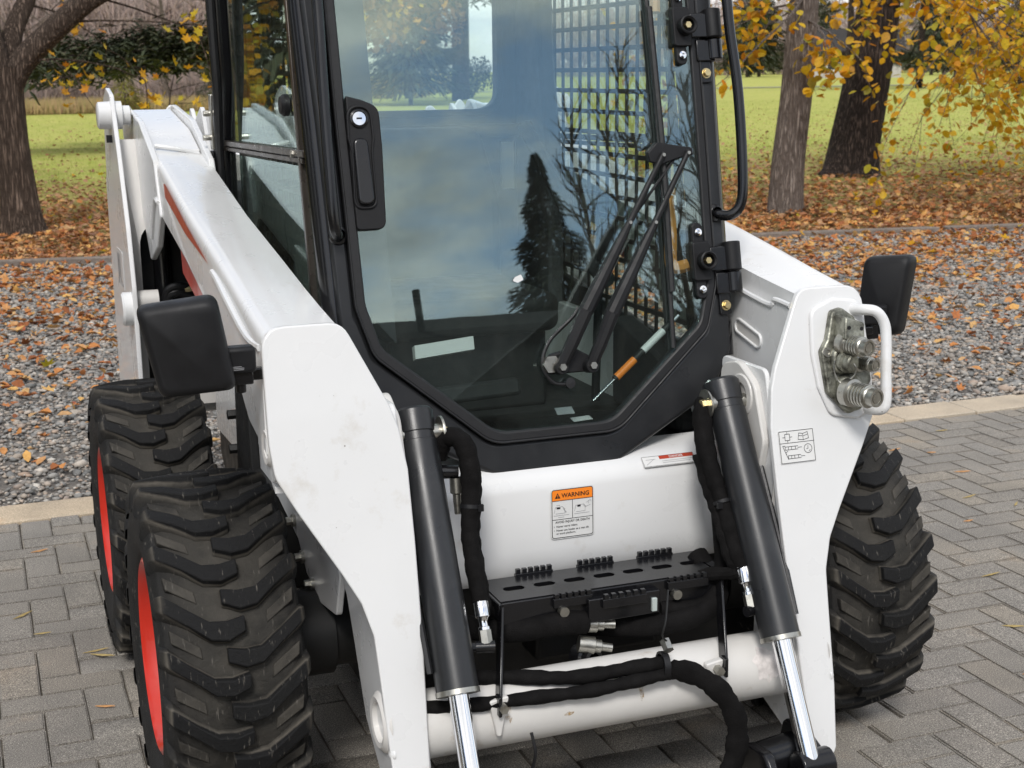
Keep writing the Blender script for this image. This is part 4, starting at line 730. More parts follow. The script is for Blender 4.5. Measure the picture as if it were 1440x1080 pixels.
# ---- step
st = B(); X0, X1 = -.222, .315
def top(x0, x1, y0, y1, z0=.553, z1=.560): st.box(x0, x1, y0, y1, z0, z1)
slots = [X0 + .055 + k * .0715 for k in range(7)]
top(X0, X1, -.405, -.3505); top(X0, X1, -.3265, -.268); xs = [X0] + [q for c in slots for q in (c - .025, c + .025)] + [X1]
for i in range(0, len(xs), 2): st.box(xs[i], xs[i + 1], -.3505, -.3265, .553, .560)
for c in slots:
    for e in (-1, 1): st.add([(c + e * .025, -.3505, .5598), (c + e * .016, -.3505, .5598), (c + e * .0215, -.3465, .5598), (c + e * .025, -.3385, .5598), (c + e * .025, -.3265, .5598), (c + e * .016, -.3265, .5598), (c + e * .0215, -.3305, .5598)], [(0, 1, 2, 3), (3, 6, 5, 4)])
step = st.build('step', 'gloss_black', root)
b = B().box(X0, X1, -.412, -.405, .500, .558); b.box(-.03, .14, -.432, -.412, .492, .545); b.build('step_apron', 'gloss_black', step, 0.002)
for (xa, xb, y, z) in ((X0 + .085, X0 + .175, -.266, .558), (X0 + .235, X0 + .325, -.266, .558), (X0 + .385, X0 + .475, -.266, .558), (X0 + .115, X0 + .205, -.418, .548), (.000, .105, -.436, .538), (.165, .265, -.418, .548)):
    b = B().box(xa, xb, y - .005, y + .005, z - .014, z + .006); n = 6
    for k in range(n): q = xa + (xb - xa) * (k + .5) / n; b.box(q - .0052, q + .0052, y - .005, y + .005, z + .006, z + .017)
    b.build('tread_teeth', 'gloss_black', step, 0.001)
for x in (-.085, .185): B().cyl((x, -.414, .525), (x, -.430, .525), .011, n=14).build('bolt', 'zinc', step)
B().box(.118, .130, -.440, -.432, .500, .530).build('clip', 'gas_strut', step, .001)
for x in (-.228, .292):
    B().box(x - .004, x + .004, -.420, -.320, .520, .560).obox((x - .024, -.478, .472), (.0035, 0, 0), (0, .014, -.010), (-.026, -.062, -.076)).obox((x - .052, -.546, .395), (.0035, 0, 0), (0, .012, 0), (0, 0, .022)).build('hanger', 'gloss_black', step, 0.002)
# valves and fittings in the dark behind the step
vb = B().box(-.10, .20, -.30, -.20, .36, .50).build('valve_block', 'chassis_black', root, 0.01)
for (p, d, r_) in (((-.035, -.40, .482), (1, -.25, -.1), .020), ((-.045, -.41, .440), (1, -.25, -.2), .019)):
    B().lathe([(0, 0), (r_, 0), (r_, .035), (r_ * .75, .037), (r_ * .75, .05), (r_ * .5, .052), (r_ * .5, .075), (0, .075)], p, d, 18).build('fitting', 'zinc', vb)
B().lathe([(.03, 0), (.03, .03), (.024, .034), (.024, .05), (.015, .05)], (-.03, -.38, .40), (.3, -1, .1), 20).build('port_cap', 'gloss_black', vb)
q = smooth_path([(-.30, -.36, .50), (-.20, -.40, .49), (-.10, -.415, .495), (-.03, -.41, .488)], 5); B().tube(q, .026, 12).build('sleeve', 'hose_sleeve', vb)
q = smooth_path([(.30, -.30, .56), (.30, -.40, .50), (.22, -.43, .47), (.10, -.40, .455), (.0, -.33, .45)], 5); B().tube(q, .026, 12).build('sleeve', 'hose_sleeve', vb)
q = smooth_path([(.312, -.37, .72), (.318, -.38, .62), (.315, -.39, .55), (.26, -.42, .49), (.15, -.41, .49)], 5); B().tube(q, .018, 12).build('sleeve', 'hose_sleeve', vb)

# ---- attachment pivots at the foot of the arms
for s in (-1, 1):
    mt = B().px(rp([(-.74, .10), (-.56, .06), (-.50, .16), (-.52, .235), (-.58, .245), (-.70, .20)], .03), s * .405, s * .428).build('attachment_bracket', 'gloss_black', root, 0.006)
    B().px(rp([(-.72, .09), (-.57, .07), (-.545, .17), (-.575, .225), (-.66, .235), (-.71, .18)], .035), s * .275, s * .300).build('bracket_cheek', 'gloss_black', mt, 0.006)
    B().cyl((s * .29, -.585, .165), (s * .42, -.560, .165), .050, n=28).build('pivot_barrel', 'gloss_black', mt, 0.004)
    B().cyl((s * .345, -.680, .200), (s * .425, -.680, .200), .034, n=24).build('rod_eye', 'gloss_black', mt, 0.004)
    B().box(*sorted((s * -.30 if False else s * .30, s * .41)), -.76, -.70, .05, .17).build('lock_plate', 'gloss_black', mt, 0.006)

# ---- mirrors
for s in (-1, 1):
    if s < 0: c, fx, fz, hw, hh = Vector((-0.834, -0.350, 1.152)), Vector((1, -.10, 0.06)).normalized(), Vector((-0.15, .06, 1)).normalized(), .080, .094
    else: c, fx, fz, hw, hh = Vector((0.842, -0.225, 1.124)), Vector((.62, -.78, 0.03)).normalized(), Vector((0.16, .0, 1)).normalized(), .060, .098
    fn = fx.cross(fz).normalized(); prof_ = rp([(-hw * .88, -hh), (hw * .95, -hh), (hw * .93, hh), (-hw, hh * .92)], .022, 6)
    b = B(); vs = []; nn = len(prof_); lv = [(-.050, .80), (-.046, .90), (-.036, .965), (-.020, .995), (.006, 1.0), (.010, .985)]
    sgn = -1 if fn.y > 0 else 1
    for (d, k) in lv: vs += [c + fx * u * k + fz * v * k - fn * sgn * d * -1 * -1 for (u, v) in prof_]
    fs = [tuple(range(nn)), tuple(range((len(lv) - 1) * nn, len(lv) * nn))]
    for i in range(len(lv) - 1):
        for k in range(nn): j = (k + 1) % nn; fs.append((i * nn + k, i * nn + j, (i + 1) * nn + j, (i + 1) * nn + k))
    mi = b.add(vs, fs).build('mirror', 'black_plastic', root, ang=40)
    gl = B(); gl.add([c + fx * u * .93 + fz * v * .93 - fn * sgn * .012 for (u, v) in prof_], [tuple(range(nn))]).build('mirror_glass', 'chrome', mi, smooth=False)
    if s < 0:
        B().obox((-0.742, -.355, 1.118), (.036, 0, 0), (0, .020, 0), (0, 0, .026)).build('mirror_neck', 'black_plastic', mi, 0.008, seg=3)
        B().obox((-0.738, -.350, 1.082), (.026, 0, 0), (0, .016, 0), (0, 0, .014)).cyl((-.735, -.35, 1.05), (-.735, -.35, 1.10), .010).obox((-0.705, -.335, 1.083), (.030, 0, 0), (0, .010, 0), (0, 0, .012)).build('mirror_mount', 'gloss_black', mi, 0.003)
        d3 = Decal('mirror_print', (-.755, -.3758, 1.098), (0, -1, 0), .026, .012, mi, base='black_plastic', rad=.001); d3.lines('small_print', [((.002, .009), (.018, .009)), ((.002, .006), (.023, .006)), ((.002, .003), (.022, .003))], .0011, 'decal_grey')
    else:
        B().obox((0.775, -.265, 1.085), (.034, 0, 0), (0, .018, 0), (0, 0, .024)).build('mirror_neck', 'black_plastic', mi, 0.008, seg=3)
        B().obox((0.765, -.262, 1.045), (.024, 0, 0), (0, .014, 0), (0, 0, .018)).obox((0.722, -.275, 1.05), (.045, 0, 0), (0, .010, 0), (0, 0, .010)).build('mirror_mount', 'gloss_black', mi, 0.003)
        d3 = Decal('mirror_print', (.757, -.2838, 1.083), (0, -1, 0), .024, .012, mi, base='black_plastic', rad=.001); d3.lines('small_print', [((.002, .009), (.018, .009)), ((.002, .006), (.021, .006)), ((.002, .003), (.020, .003))], .0011, 'decal_grey')

# ---- hydraulic coupler block on the right front plate, with guard handle
pn = Vector((0, -1, .26)).normalized()
sk = B().prism(rp([(0.545, 1.125), (0.605, 1.148), (0.680, 1.140), (0.690, 1.02), (0.682, 0.895), (0.640, 0.878), (0.570, 0.892), (0.545, 0.955), (0.537, 1.03)], [.03, .02, .03, 0, .03, .03, .03, .03, 0]), lambda a, b: P(a, b, 0.010), lambda a, b: P(a, b, -0.002)).build('coupler_mount', 'white_paint', root, 0.006, seg=3)
cbk = B().prism(rp([(0.590, 1.122), (0.618, 1.128), (0.650, 1.105), (0.655, 1.070), (0.672, 1.045), (0.676, 0.965), (0.655, 0.940), (0.640, 0.905), (0.605, 0.895), (0.585, 0.915), (0.558, 0.945), (0.552, 1.035), (0.570, 1.060)], .014), lambda a, b: P(a, b, 0.026), lambda a, b: P(a, b, 0.008)).build('coupler_plate', 'cast_block', sk, 0.005, seg=3)
B().prism(rp([(0.588, 1.066), (0.640, 1.058), (0.644, 1.100), (0.596, 1.116)], .006), lambda a, b: P(a, b, 0.070), lambda a, b: P(a, b, 0.020)).build('coupler_body', 'cast_block', cbk, 0.006, seg=3)
B().prism(rbox2(0.572, 0.655, 0.985, 1.045, .025), lambda a, b: P(a, b, 0.040), lambda a, b: P(a, b, 0.020)).build('coupler_body', 'cast_block', cbk, 0.008, seg=3)
B().prism(rbox2(0.580, 0.640, 0.905, 0.985, .028), lambda a, b: P(a, b, 0.048), lambda a, b: P(a, b, 0.020)).build('coupler_body', 'cast_block', cbk, 0.010, seg=3)
for (x, z) in ((0.602, 1.092), (0.634, 1.088)): B().cyl(P(x, z, 0.070), P(x, z, 0.0715), .0045, n=12).build('bolt_hole', 'decal_black', cbk)
B().lathe([(.011, 0), (.011, .004), (.006, .004), (.006, .001), (0, .001)], P(0.566, 1.034, .026), pn, 16).build('screw', 'zinc', cbk)
cd = Vector((.22, -1, .02)).normalized()
def coupler(x, z, off, L_, r_, nm='coupler'):
    o = Vector(P(x, z, off)); pr = [(0, 0), (r_ * 1.25, 0), (r_ * 1.25, L_ * .22), (r_, L_ * .25)]
    for k in range(5): h0 = L_ * (.28 + k * .10); pr += [(r_ * 1.03, h0), (r_ * 1.03, h0 + L_ * .055), (r_ * .90, h0 + L_ * .065), (r_ * .90, h0 + L_ * .09)]
    pr += [(r_ * .80, L_ * .80), (r_ * .80, L_), (r_ * .62, L_), (r_ * .60, L_ * .96), (0, L_ * .96)]
    q = B().lathe(pr, o, cd, 26).build(nm, 'zinc', cbk, ang=30); B().lathe([(r_ * .45, L_ * .955), (r_ * .45, L_ * .99), (0, L_ * .99)], o, cd, 20).build('poppet', 'zinc', q); return q
coupler(0.604, 1.052, .034, .080, .0225); coupler(0.640, 1.008, .030, .056, .0165); coupler(0.598, 0.948, .040, .090, .0255)
qq = Vector(P(0.598, 1.014, .040)); B().lathe([(.024, 0), (.024, .010), (.019, .012), (.019, .028), (.016, .031), (0, .031)], qq, cd, 24).build('dust_cap', 'cast_block', cbk); B().tube(smooth_path([qq + cd * .03, qq + cd * .034 + Vector((.004, 0, -.012)), qq + cd * .03 + Vector((.0, 0, -.03)), qq + cd * .01 + Vector((-.016, -.004, -.045)), qq + Vector((-.026, -.004, -.02)), qq + Vector((-.022, 0, .004))], 5), .0018, 6).build('chain', 'zinc', cbk)
B().tube(smooth_path([P(0.655, 1.118, 0), P(0.668, 1.122, .035), P(0.690, 1.118, .050), P(0.706, 1.095, .052), P(0.708, 1.06, .052), P(0.698, 0.985, .052), P(0.690, 0.925, .052), P(0.682, 0.905, .046), P(0.670, 0.900, .022), P(0.664, 0.900, 0)], 6), .0125, 14).build('guard_handle', 'white_paint', sk)
sl = Decal('service_label', P(0.434, 0.797, .0012), pn, .090, .074, sk, rad=.002); sl.part['label'] = 'white service pictogram sticker on the right front plate'
sl.border('border', .001, .0013, .0015, 'decal_black')
sg2 = [((.001, .046), (.089, .046)), ((.016, .052), (.016, .066)), ((.028, .052), (.028, .066)), ((.016, .052), (.028, .052)), ((.016, .066), (.028, .066)), ((.010, .059), (.016, .059)), ((.028, .059), (.034, .059)), ((.022, .066), (.022, .070)), ((.022, .048), (.022, .052)),
       ((.049, .052), (.052, .066)), ((.052, .066), (.062, .064)), ((.062, .064), (.074, .067)), ((.074, .067), (.076, .053)), ((.049, .052), (.062, .050)), ((.062, .050), (.076, .053)), ((.062, .050), (.062, .064)), ((.052, .060), (.060, .059)), ((.064, .059), (.073, .061)),
       ((.008, .040), (.020, .010)), ((.008, .040), (.014, .040)), ((.014, .025), (.020, .028)), ((.014, .025), (.016, .021)), ((.014, .038), (.014, .031)), ((.014, .038), (.046, .038)), ((.014, .031), (.046, .031)), ((.022, .038), (.022, .031)), ((.030, .038), (.030, .031)), ((.040, .038), (.040, .031)), ((.046, .0345), (.056, .0345)),
       ((.020, .018), (.020, .011)), ((.020, .018), (.052, .018)), ((.020, .011), (.052, .011)), ((.028, .018), (.028, .011)), ((.036, .018), (.036, .011)), ((.046, .018), (.046, .011)), ((.052, .0145), (.062, .0145)), ((.072, .036), (.072, .030)), ((.072, .030), (.068, .029)), ((.074, .024), (.077, .026))]
sg2 += [((.072 + .010 * math.cos(a), .030 + .010 * math.sin(a)), (.072 + .010 * math.cos(a + .4), .030 + .010 * math.sin(a + .4))) for a in np.arange(0, 6.28, .4)]
sl.lines('pictogram', sg2, .0011, 'decal_black')

# ---- rear uprights and tailgate side plates
for s in (-1, 1):
    ur = B().px(rp([(1.64, 1.60), (1.52, 1.42), (1.40, 1.20), (1.34, 1.02), (1.33, 0.60), (1.80, 0.58), (1.97, 1.20), (1.88, 1.58), (1.76, 1.62)], [.04, .1, .1, .1, .05, .05, .1, .06, .03]), s * 0.750, s * 0.764).build('upright', 'white_paint', root, 0.003)
    B().px(rp([(1.70, 1.56), (1.52, 1.30), (1.44, 1.05), (1.44, 0.60), (2.0, 0.58), (2.05, 1.20), (1.95, 1.56), (1.86, 1.50)], .03), s * 0.46, s * 0.474).build('inner_upright', 'white_paint', ur, 0.003)
    # front web between the plates with an arched opening
    ow_ = [(0.474, .62), (0.750, .62), (0.750, 1.46), (0.474, 1.46)]; yw = lambda z: 1.47 + max(0, z - 1.05) * .40
    oo = rp([(s * a, z) for a, z in ow_], .01, 6); ii = rp([(s * 0.545, .70), (s * 0.716, .70), (s * 0.716, 1.20), (s * 0.560, 1.20)], [.02, .02, .075, .06], 6)
    B().ring(oo, ii, lambda a, z: (a, yw(z), z), lambda a, z: (a, yw(z) + .012, z)).build('upright_web', 'white_paint_worn', ur)
    B().box(*sorted((s * 0.49, s * 0.735)), 1.62, 1.98, .62, 1.28).build('inner_housing', 'chassis_black', ur)
    B().tube([(s * .64, 1.56, .66), (s * .64, 1.60, 1.15)], .03, 14).build('lift_cylinder', 'gloss_black', ur)
    # pivot bosses
    B().lathe([(0, .040), (.036, .040), (.042, .036), (.044, .0), (.044, -.035), (.030, -.036), (.030, -.06)], (s * 0.764, 1.66, 1.535), (s, 0, 0), 28).build('pivot_boss', 'white_paint', ur)
    B().lathe([(.026, -.05), (.026, .02)], (s * 0.72, 1.66, 1.535), (-s, 0, 0), 20).build('pivot_pin', 'zinc', ur); B().cyl((s * .775, 1.62, 1.475), (s * .775, 1.62, 1.452), .010, n=6).build('bolt', 'black_plastic', ur)
    B().lathe([(0, .030), (.046, .030), (.052, .024), (.052, 0), (.045, -.004)], (s * 0.764, 1.40, 0.955), (s, 0, 0), 28).build('pivot_boss', 'white_paint', ur); B().lathe([(.030, 0), (.030, .07), (0, .07)], (s * 0.752, 1.40, 0.980), (-s, 0, 0), 24).build('link_tube', 'white_paint_worn', ur)
    for (y, z, r_) in ((1.43, .95, .016), (1.42, .97, .012)): B().tube(smooth_path([(s * .66, y, z - .04), (s * .655, y - .02, z + .03), (s * .62, y - .03, z + .05), (s * .57, y, z + .035)], 4), r_, 10).build('hose', 'rubber_seal', ur)
    B().lathe([(.014, 0), (.014, .03), (.010, .03), (.010, .05)], (s * .645, 1.41, .99), (-s, 0, .3), 12).build('fitting', 'zinc', ur); B().cyl((s * .60, 1.40, 1.005), (s * .56, 1.40, 1.010), .010).build('fitting', 'brass_zinc', ur)
    # rear hood with red stripe seen under the arm
    B().px([(0.98, 1.180), (0.52, 1.112), (0.60, 1.055), (0.96, 1.115)], s * .650, s * .660).build('red_stripe', 'rim_red', ur, 0.001)
    # rear link plates with scalloped tops beside the cab
    B().py(rp([(s * .360, 1.10), (s * .545, 1.10), (s * .545, 1.54), (s * .525, 1.562), (s * .495, 1.520), (s * .450, 1.505), (s * .415, 1.538), (s * .395, 1.532), (s * .355, 1.30)], [0, 0, .02, .015, .03, .03, .02, .02, .03]), 2.02, 2.034).build('link_plate', 'white_paint', ur, 0.003)
    B().lathe([(0, .012), (.010, .012), (.010, 0), (.016, 0), (.016, -.01)], (s * .455, 2.018, 1.475), (0, -1, 0), 12).build('bolt', 'zinc', ur); B().cyl((s * .455, 2.018, 1.495), (s * .455, 2.012, 1.512), .008).build('slot_hole', 'decal_black', ur)
# rear engine cover and tailgate behind the cab
rc = B().px(rp([(1.22, 0.72), (1.22, 1.18), (1.45, 1.30), (1.9, 1.30), (2.15, 1.20), (2.2, 0.72)], .05), -0.455, 0.455).build('engine_cover', 'chassis_black', root, 0.01)
B().px(rp([(2.06, 0.45), (2.06, 1.36), (2.12, 1.40), (2.26, 1.30), (2.28, 0.45)], .03), -0.74, 0.74).build('tailgate', 'white_paint', root, 0.01)
up_d = Decal('model_print', (-0.7652, 1.74, 0.98), (-1, 0, 0.0), .17, .13, root, base='white_paint', rad=.01)
up_d.lines('print_bar', [((.02, .02), (.02, .11)), ((.04, .02), (.04, .11)), ((.06, .04), (.06, .11)), ((.09, .02), (.09, .11)), ((.12, .02), (.15, .02))], .010, 'decal_grey')

# ------------------------------------------------------------------ the ground
def sheet(name, pts, z, mat, parent=None):
    b = B(); b.add([(x, y, z) for x, y in pts], [tuple(range(len(pts)))]); o = b.build(name, mat, parent, smooth=False)
    return o
# one lawn sheet to the horizon, gently rolling far away
def lawn_h(x, y):
    d = np.maximum(0, y - 22.0); return -0.012 + 0.12 * (1 - np.exp(-d / 60)) * np.sin(x * 0.03 + y * 0.021 + 0.6) + 0.0 * d
gx = np.concatenate([[-1500, -600, -250], np.linspace(-120, 160, 57), [300, 700, 1500]]); gy = np.concatenate([[-1500, -500, -150, -60], np.linspace(-30, 180, 64), [260, 500, 1500]])
XX, YY = np.meshgrid(gx, gy); ZZ = lawn_h(XX, YY); nx, ny = len(gx), len(gy); b = B()
b.add([(XX[j, i], YY[j, i], ZZ[j, i]) for j in range(ny) for i in range(nx)], [(j * nx + i, j * nx + i + 1, (j + 1) * nx + i + 1, (j + 1) * nx + i) for j in range(ny - 1) for i in range(nx - 1)])
tag(b.build('lawn', 'lawn'), kind='structure')
gravel_far = lambda x: 10.15 - 0.16 * x                       # far edge of the gravel strip
tag(sheet('gravel_bed', [(-14, 2.60), (26, 2.60), (26, gravel_far(26)), (-14, gravel_far(-14))], -0.002, 'gravel_bed'), kind='structure')
pave = sheet('pavement', [(-8, -9), (9, -9), (9, 2.42), (-8, 2.42)], 0.000 - 0.006, 'joint_sand'); tag(pave, kind='structure')
# herringbone pavers, each a bevelled block; the 300 that show largest are single pieces
w0 = 0.110; g_ = 0.0022
def paver_me(k):
    r_ = np.random.default_rng(k); bm = bmesh.new(); bmesh.ops.create_cube(bm, size=1.0)
    for v in bm.verts: v.co = Vector((v.co.x * (2 * w0 - 2 * g_), v.co.y * (w0 - 2 * g_), v.co.z * 0.05 - 0.025)) + Vector((r_.uniform(-.0012, .0012), r_.uniform(-.0012, .0012), 0))
    bmesh.ops.bevel(bm, geom=[e for e in bm.edges if all(v.co.z > -0.01 for v in e.verts)], offset=0.0045, segments=2, affect='EDGES')
    me = bpy.data.meshes.new('paver'); bm.to_mesh(me); bm.free(); me.polygons.foreach_set('use_smooth', [True] * len(me.polygons)); me.set_sharp_from_angle(angle=R(50)); me.materials.append(MATS['paver']); return me
pav = [paver_me(k) for k in range(6)]
cells = []
ox, oy = 1.396 - 12 * w0, 2.42 - 60 * w0
for j in range(-40, 100):
    for i in range(-70, 60):
        bx_, by_ = (j + 4 * i), j
        for (cx, cy, rot_) in ((bx_ + 1, by_ + .5, 0), (bx_ + 2.5, by_ + 0.0, 1)):
            X, Y = ox + cx * w0, oy + cy * w0
            if -3.2 < X < 5.4 and -3.4 < Y < 2.47:
                u, v, z = px_of((X, Y, 0)); under = abs(X) < 0.62 and Y > -0.3
                vis = -60 < u < 1500 and 560 < v < 1150 and not under and not (abs(X) < .93 and -.25 < Y < 1.4)
                cells.append((0 if vis else 1, z, X, Y, rot_))
cells.sort(); rest = []
for k, (hid, z, X, Y, rot_) in enumerate(cells):
    zj = random.uniform(-.0012, .0012); a = rot_ * math.pi / 2 + random.uniform(-.006, .006) + random.choice((0, math.pi))
    if k < 290 and not hid:
        o = bpy.data.objects.new('paver', pav[k % 6]); COL.objects.link(o); o.parent = pave; o.location = (X, Y, zj + .0065); o.rotation_euler = (random.uniform(-.004, .004), random.uniform(-.004, .004), a)
    else: rest.append((X, Y, zj, a))
top_v = [(-(w0 - g_), -(w0 / 2 - g_), -.004), ((w0 - g_), -(w0 / 2 - g_), -.004), ((w0 - g_), (w0 / 2 - g_), -.004), (-(w0 - g_), (w0 / 2 - g_), -.004)]
e_ = .0045; top_v = [(x, y, -.02) for x, y, z in top_v] + [(x, y, -e_) for x, y, z in top_v] + [(x - math.copysign(e_, x), y - math.copysign(e_, y), 0) for x, y, z in top_v]
top_f = [(0, 1, 5, 4), (1, 2, 6, 5), (2, 3, 7, 6), (3, 0, 4, 7), (4, 5, 9, 8), (5, 6, 10, 9), (6, 7, 11, 10), (7, 4, 8, 11), (8, 9, 10, 11)]
rest = np.array(rest); o = mass('paver_field', top_v, top_f, rotz(rest[:, 3]), np.stack([rest[:, 0], rest[:, 1], rest[:, 2] + .0002], 1), 'paver', pave); o['kind'] = 'stuff'
# edge fill pavers along the border and border stones
x = -3.0; rb = random.Random(5)
border = sheet('pavement_border', [(-8, 2.42), (9, 2.42), (9, 2.672), (-8, 2.672)], -0.0045, 'joint_sand'); tag(border, kind='structure')
b = B()
while x < 6.0:
    L_ = rb.uniform(.40, .52); y1 = 2.668 + rb.uniform(-.008, .006)
    q = B().pz(rp([(x + .004, 2.428 + rb.uniform(0, .006)), (x + L_ - .004, 2.428 + rb.uniform(0, .006)), (x + L_ - .004, y1), (x + .004, y1 + rb.uniform(-.01, .01))], .008, 2), -.05, .012 + rb.uniform(-.002, .003)); o = q.build('border_stone', 'border_stone', border, 0.005); x += L_
xs_ = np.arange(ox % w0 - 3.3, 5.5, w0)

# gravel stones
t_ = (1 + 5 ** .5) / 2; ico = np.array([(-1, t_, 0), (1, t_, 0), (-1, -t_, 0), (1, -t_, 0), (0, -1, t_), (0, 1, t_), (0, -1, -t_), (0, 1, -t_), (t_, 0, -1), (t_, 0, 1), (-t_, 0, -1), (-t_, 0, 1)]) / 1.902
icf = [(0, 11, 5), (0, 5, 1), (0, 1, 7), (0, 7, 10), (0, 10, 11), (1, 5, 9), (5, 11, 4), (11, 10, 2), (10, 7, 6), (7, 1, 8), (3, 9, 4), (3, 4, 2), (3, 2, 6), (3, 6, 8), (3, 8, 9), (4, 9, 5), (2, 4, 11), (6, 2, 10), (8, 6, 7), (9, 8, 1)]
def scatter(n, x0, x1, y0f, y1f, dens=None):
    x = rng.uniform(x0, x1, n); y = rng.uniform(0, 1, n); y0 = y0f(x); y1 = y1f(x); y = y0 + (y1 - y0) * y; return x, y
def seen(x, y, m=60):
    d0 = x - CAM.x; d1 = y - CAM.y; d2 = -CAM.z; z = d0 * fw.x + d1 * fw.y + d2 * fw.z; u = 720 + FPX * (d0 * rt.x + d1 * rt.y + d2 * rt.z) / z; v = 540 - FPX * (d0 * up.x + d1 * up.y + d2 * up.z) / z
    wide = (z > .1) & (u > -260 - m) & (u < 1700 + m) & (v < 1150)
    return wide & ~((u > 460) & (u < 840))                     # the machine hides the middle
sx, sy = scatter(260000, -3.2, 13, lambda x: 2.675 + 0 * x, gravel_far); k = seen(sx, sy); sx, sy = sx[k], sy[k]
d = np.hypot(sx - CAM.x, sy - CAM.y); keep = rng.random(len(sx)) < np.clip(1.25 - (d - 5) / 16, .45, 1); sx, sy, d = sx[keep], sy[keep], d[keep]; n = len(sx)
grp = rng.integers(0, 4, n)
for g in range(4):
    kk = grp == g; m = kk.sum(); tv = ico * (1 + rng.uniform(-.28, .28, (12, 1))); sz = np.exp(rng.normal(math.log(.0092), .38, m)) * np.clip(.9 + (d[kk] - 5) * .05, .9, 1.5); sz = np.clip(sz, .0045, .026)
    A = rotz(rng.uniform(0, 6.28, m)) @ rotx(rng.normal(0, .35, m)); A = A * (np.stack([rng.uniform(.9, 1.5, m), rng.uniform(.7, 1.05, m), rng.uniform(.4, .7, m)], 1) * sz[:, None])[:, None, :]
    o = mass('gravel', tv, icf, A, np.stack([sx[kk], sy[kk], sz * .30 + rng.uniform(-.004, .010, m)], 1), 'pebbles', smooth=False); tag(o, 'loose grey river gravel strip between pavers and lawn', 'gravel', kind='stuff')

# fallen leaves: curled little blades
leaf_v = np.array([(0, -.5, 0), (.30, -.25, .07), (.36, .12, .10), (0, .55, .02), (-.36, .12, .12), (-.30, -.25, .06), (0, 0, -.03)]); leaf_f = [(0, 1, 6), (1, 2, 6), (2, 3, 6), (3, 4, 6), (4, 5, 6), (5, 0, 6)]
maple_v = np.array([(0, -.5, 0), (.22, -.30, .04), (.50, -.22, .12), (.30, .0, .03), (.46, .30, .12), (.16, .20, .02), (0, .58, .10), (-.16, .20, .03), (-.46, .30, .10), (-.30, .0, .02), (-.50, -.22, .13), (-.22, -.30, .03), (0, 0, -.03)]); maple_f = [(i, (i + 1) % 12, 12) for i in range(12)]
def litter(name, n, x0, x1, y0f, y1f, size, prob, label, mat='litter', lift=.02, which=leaf_v, wf=leaf_f, hfun=None):
    x, y = scatter(n, x0, x1, y0f, y1f); k = seen(x, y) & (rng.random(n) < prob(x, y)); x, y = x[k], y[k]; m = len(x)
    A = rotz(rng.uniform(0, 6.28, m)) @ rotx(rng.normal(0, .45, m)) @ rotz(rng.uniform(0, 6.28, m)); s_ = rng.uniform(*size, m); A = A * (np.stack([s_ * rng.uniform(.6, 1.1, m), s_, s_ * rng.uniform(.5, 2.4, m)], 1))[:, None, :]
    z = rng.uniform(.008, lift, m) + (hfun(x, y) if hfun else 0); o = mass(name, which, wf, A, np.stack([x, y, z], 1), mat); tag(o, label, 'leaves', kind='stuff'); return o
pn_ = lambda x, y: .5 + .5 * np.sin(x * 2.1 + 1.3 * np.sin(y * 1.7)) * np.sin(y * 2.6 + x)
litter('leaf_litter', 30000, -3, 13, lambda x: 2.8 + 0 * x, gravel_far, (.03, .085), lambda x, y: np.clip(((y - 2.6) / (gravel_far(x) - 2.6)) ** 1.5 * 1.7 + .06, 0, 1) * (.30 + .70 * pn_(x, y)), 'dry orange leaves scattered over the gravel', lift=.045, which=leaf_v)
litter('leaf_litter', 12000, -3, 13, lambda x: 2.8 + 0 * x, gravel_far, (.035, .085), lambda x, y: np.clip(((y - 2.6) / (gravel_far(x) - 2.6)) ** 1.8 * 1.2 + .04, 0, 1) * (.3 + .7 * pn_(x, y)), 'lobed maple leaves scattered over the gravel', lift=.05, which=maple_v, wf=maple_f)
litter('leaf_litter', 40000, -5, 20, gravel_far, lambda x: 21 + .25 * x, (.04, .10), lambda x, y: np.clip(1.25 - (y - gravel_far(x)) / 11, 0.10, 1), 'thick carpet of brown and orange leaves under the trees', 'litter_brown', lift=.05, which=leaf_v)
litter('leaf_litter', 24000, -5, 20, gravel_far, lambda x: 17 + 0 * x, (.05, .105), lambda x, y: np.clip(1.2 - (y - gravel_far(x)) / 7, 0, 1), 'brighter maple leaves along the gravel edge', lift=.06, which=maple_v, wf=maple_f)
litter('leaf_litter', 16000, -6, 40, lambda x: 17 + 0 * x, lambda x: 48 + 0 * x, (.05, .10), lambda x, y: np.clip(1.1 - (y - 18) / 26, .10, 1) * (.3 + .7 * pn_(x * .35, y * .35)), 'thin scatter of leaves over the mown lawn', 'litter_brown', lift=.05, hfun=lawn_h)
litter('leaf_litter', 1300, -5, 18, lambda x: 5 + 0 * x, lambda x: 22 + 0 * x, (.06, .11), lambda x, y: .6 + 0 * x, 'single bright yellow leaves lying on the litter', 'yellow_leaves', lift=.07, which=maple_v, wf=maple_f)
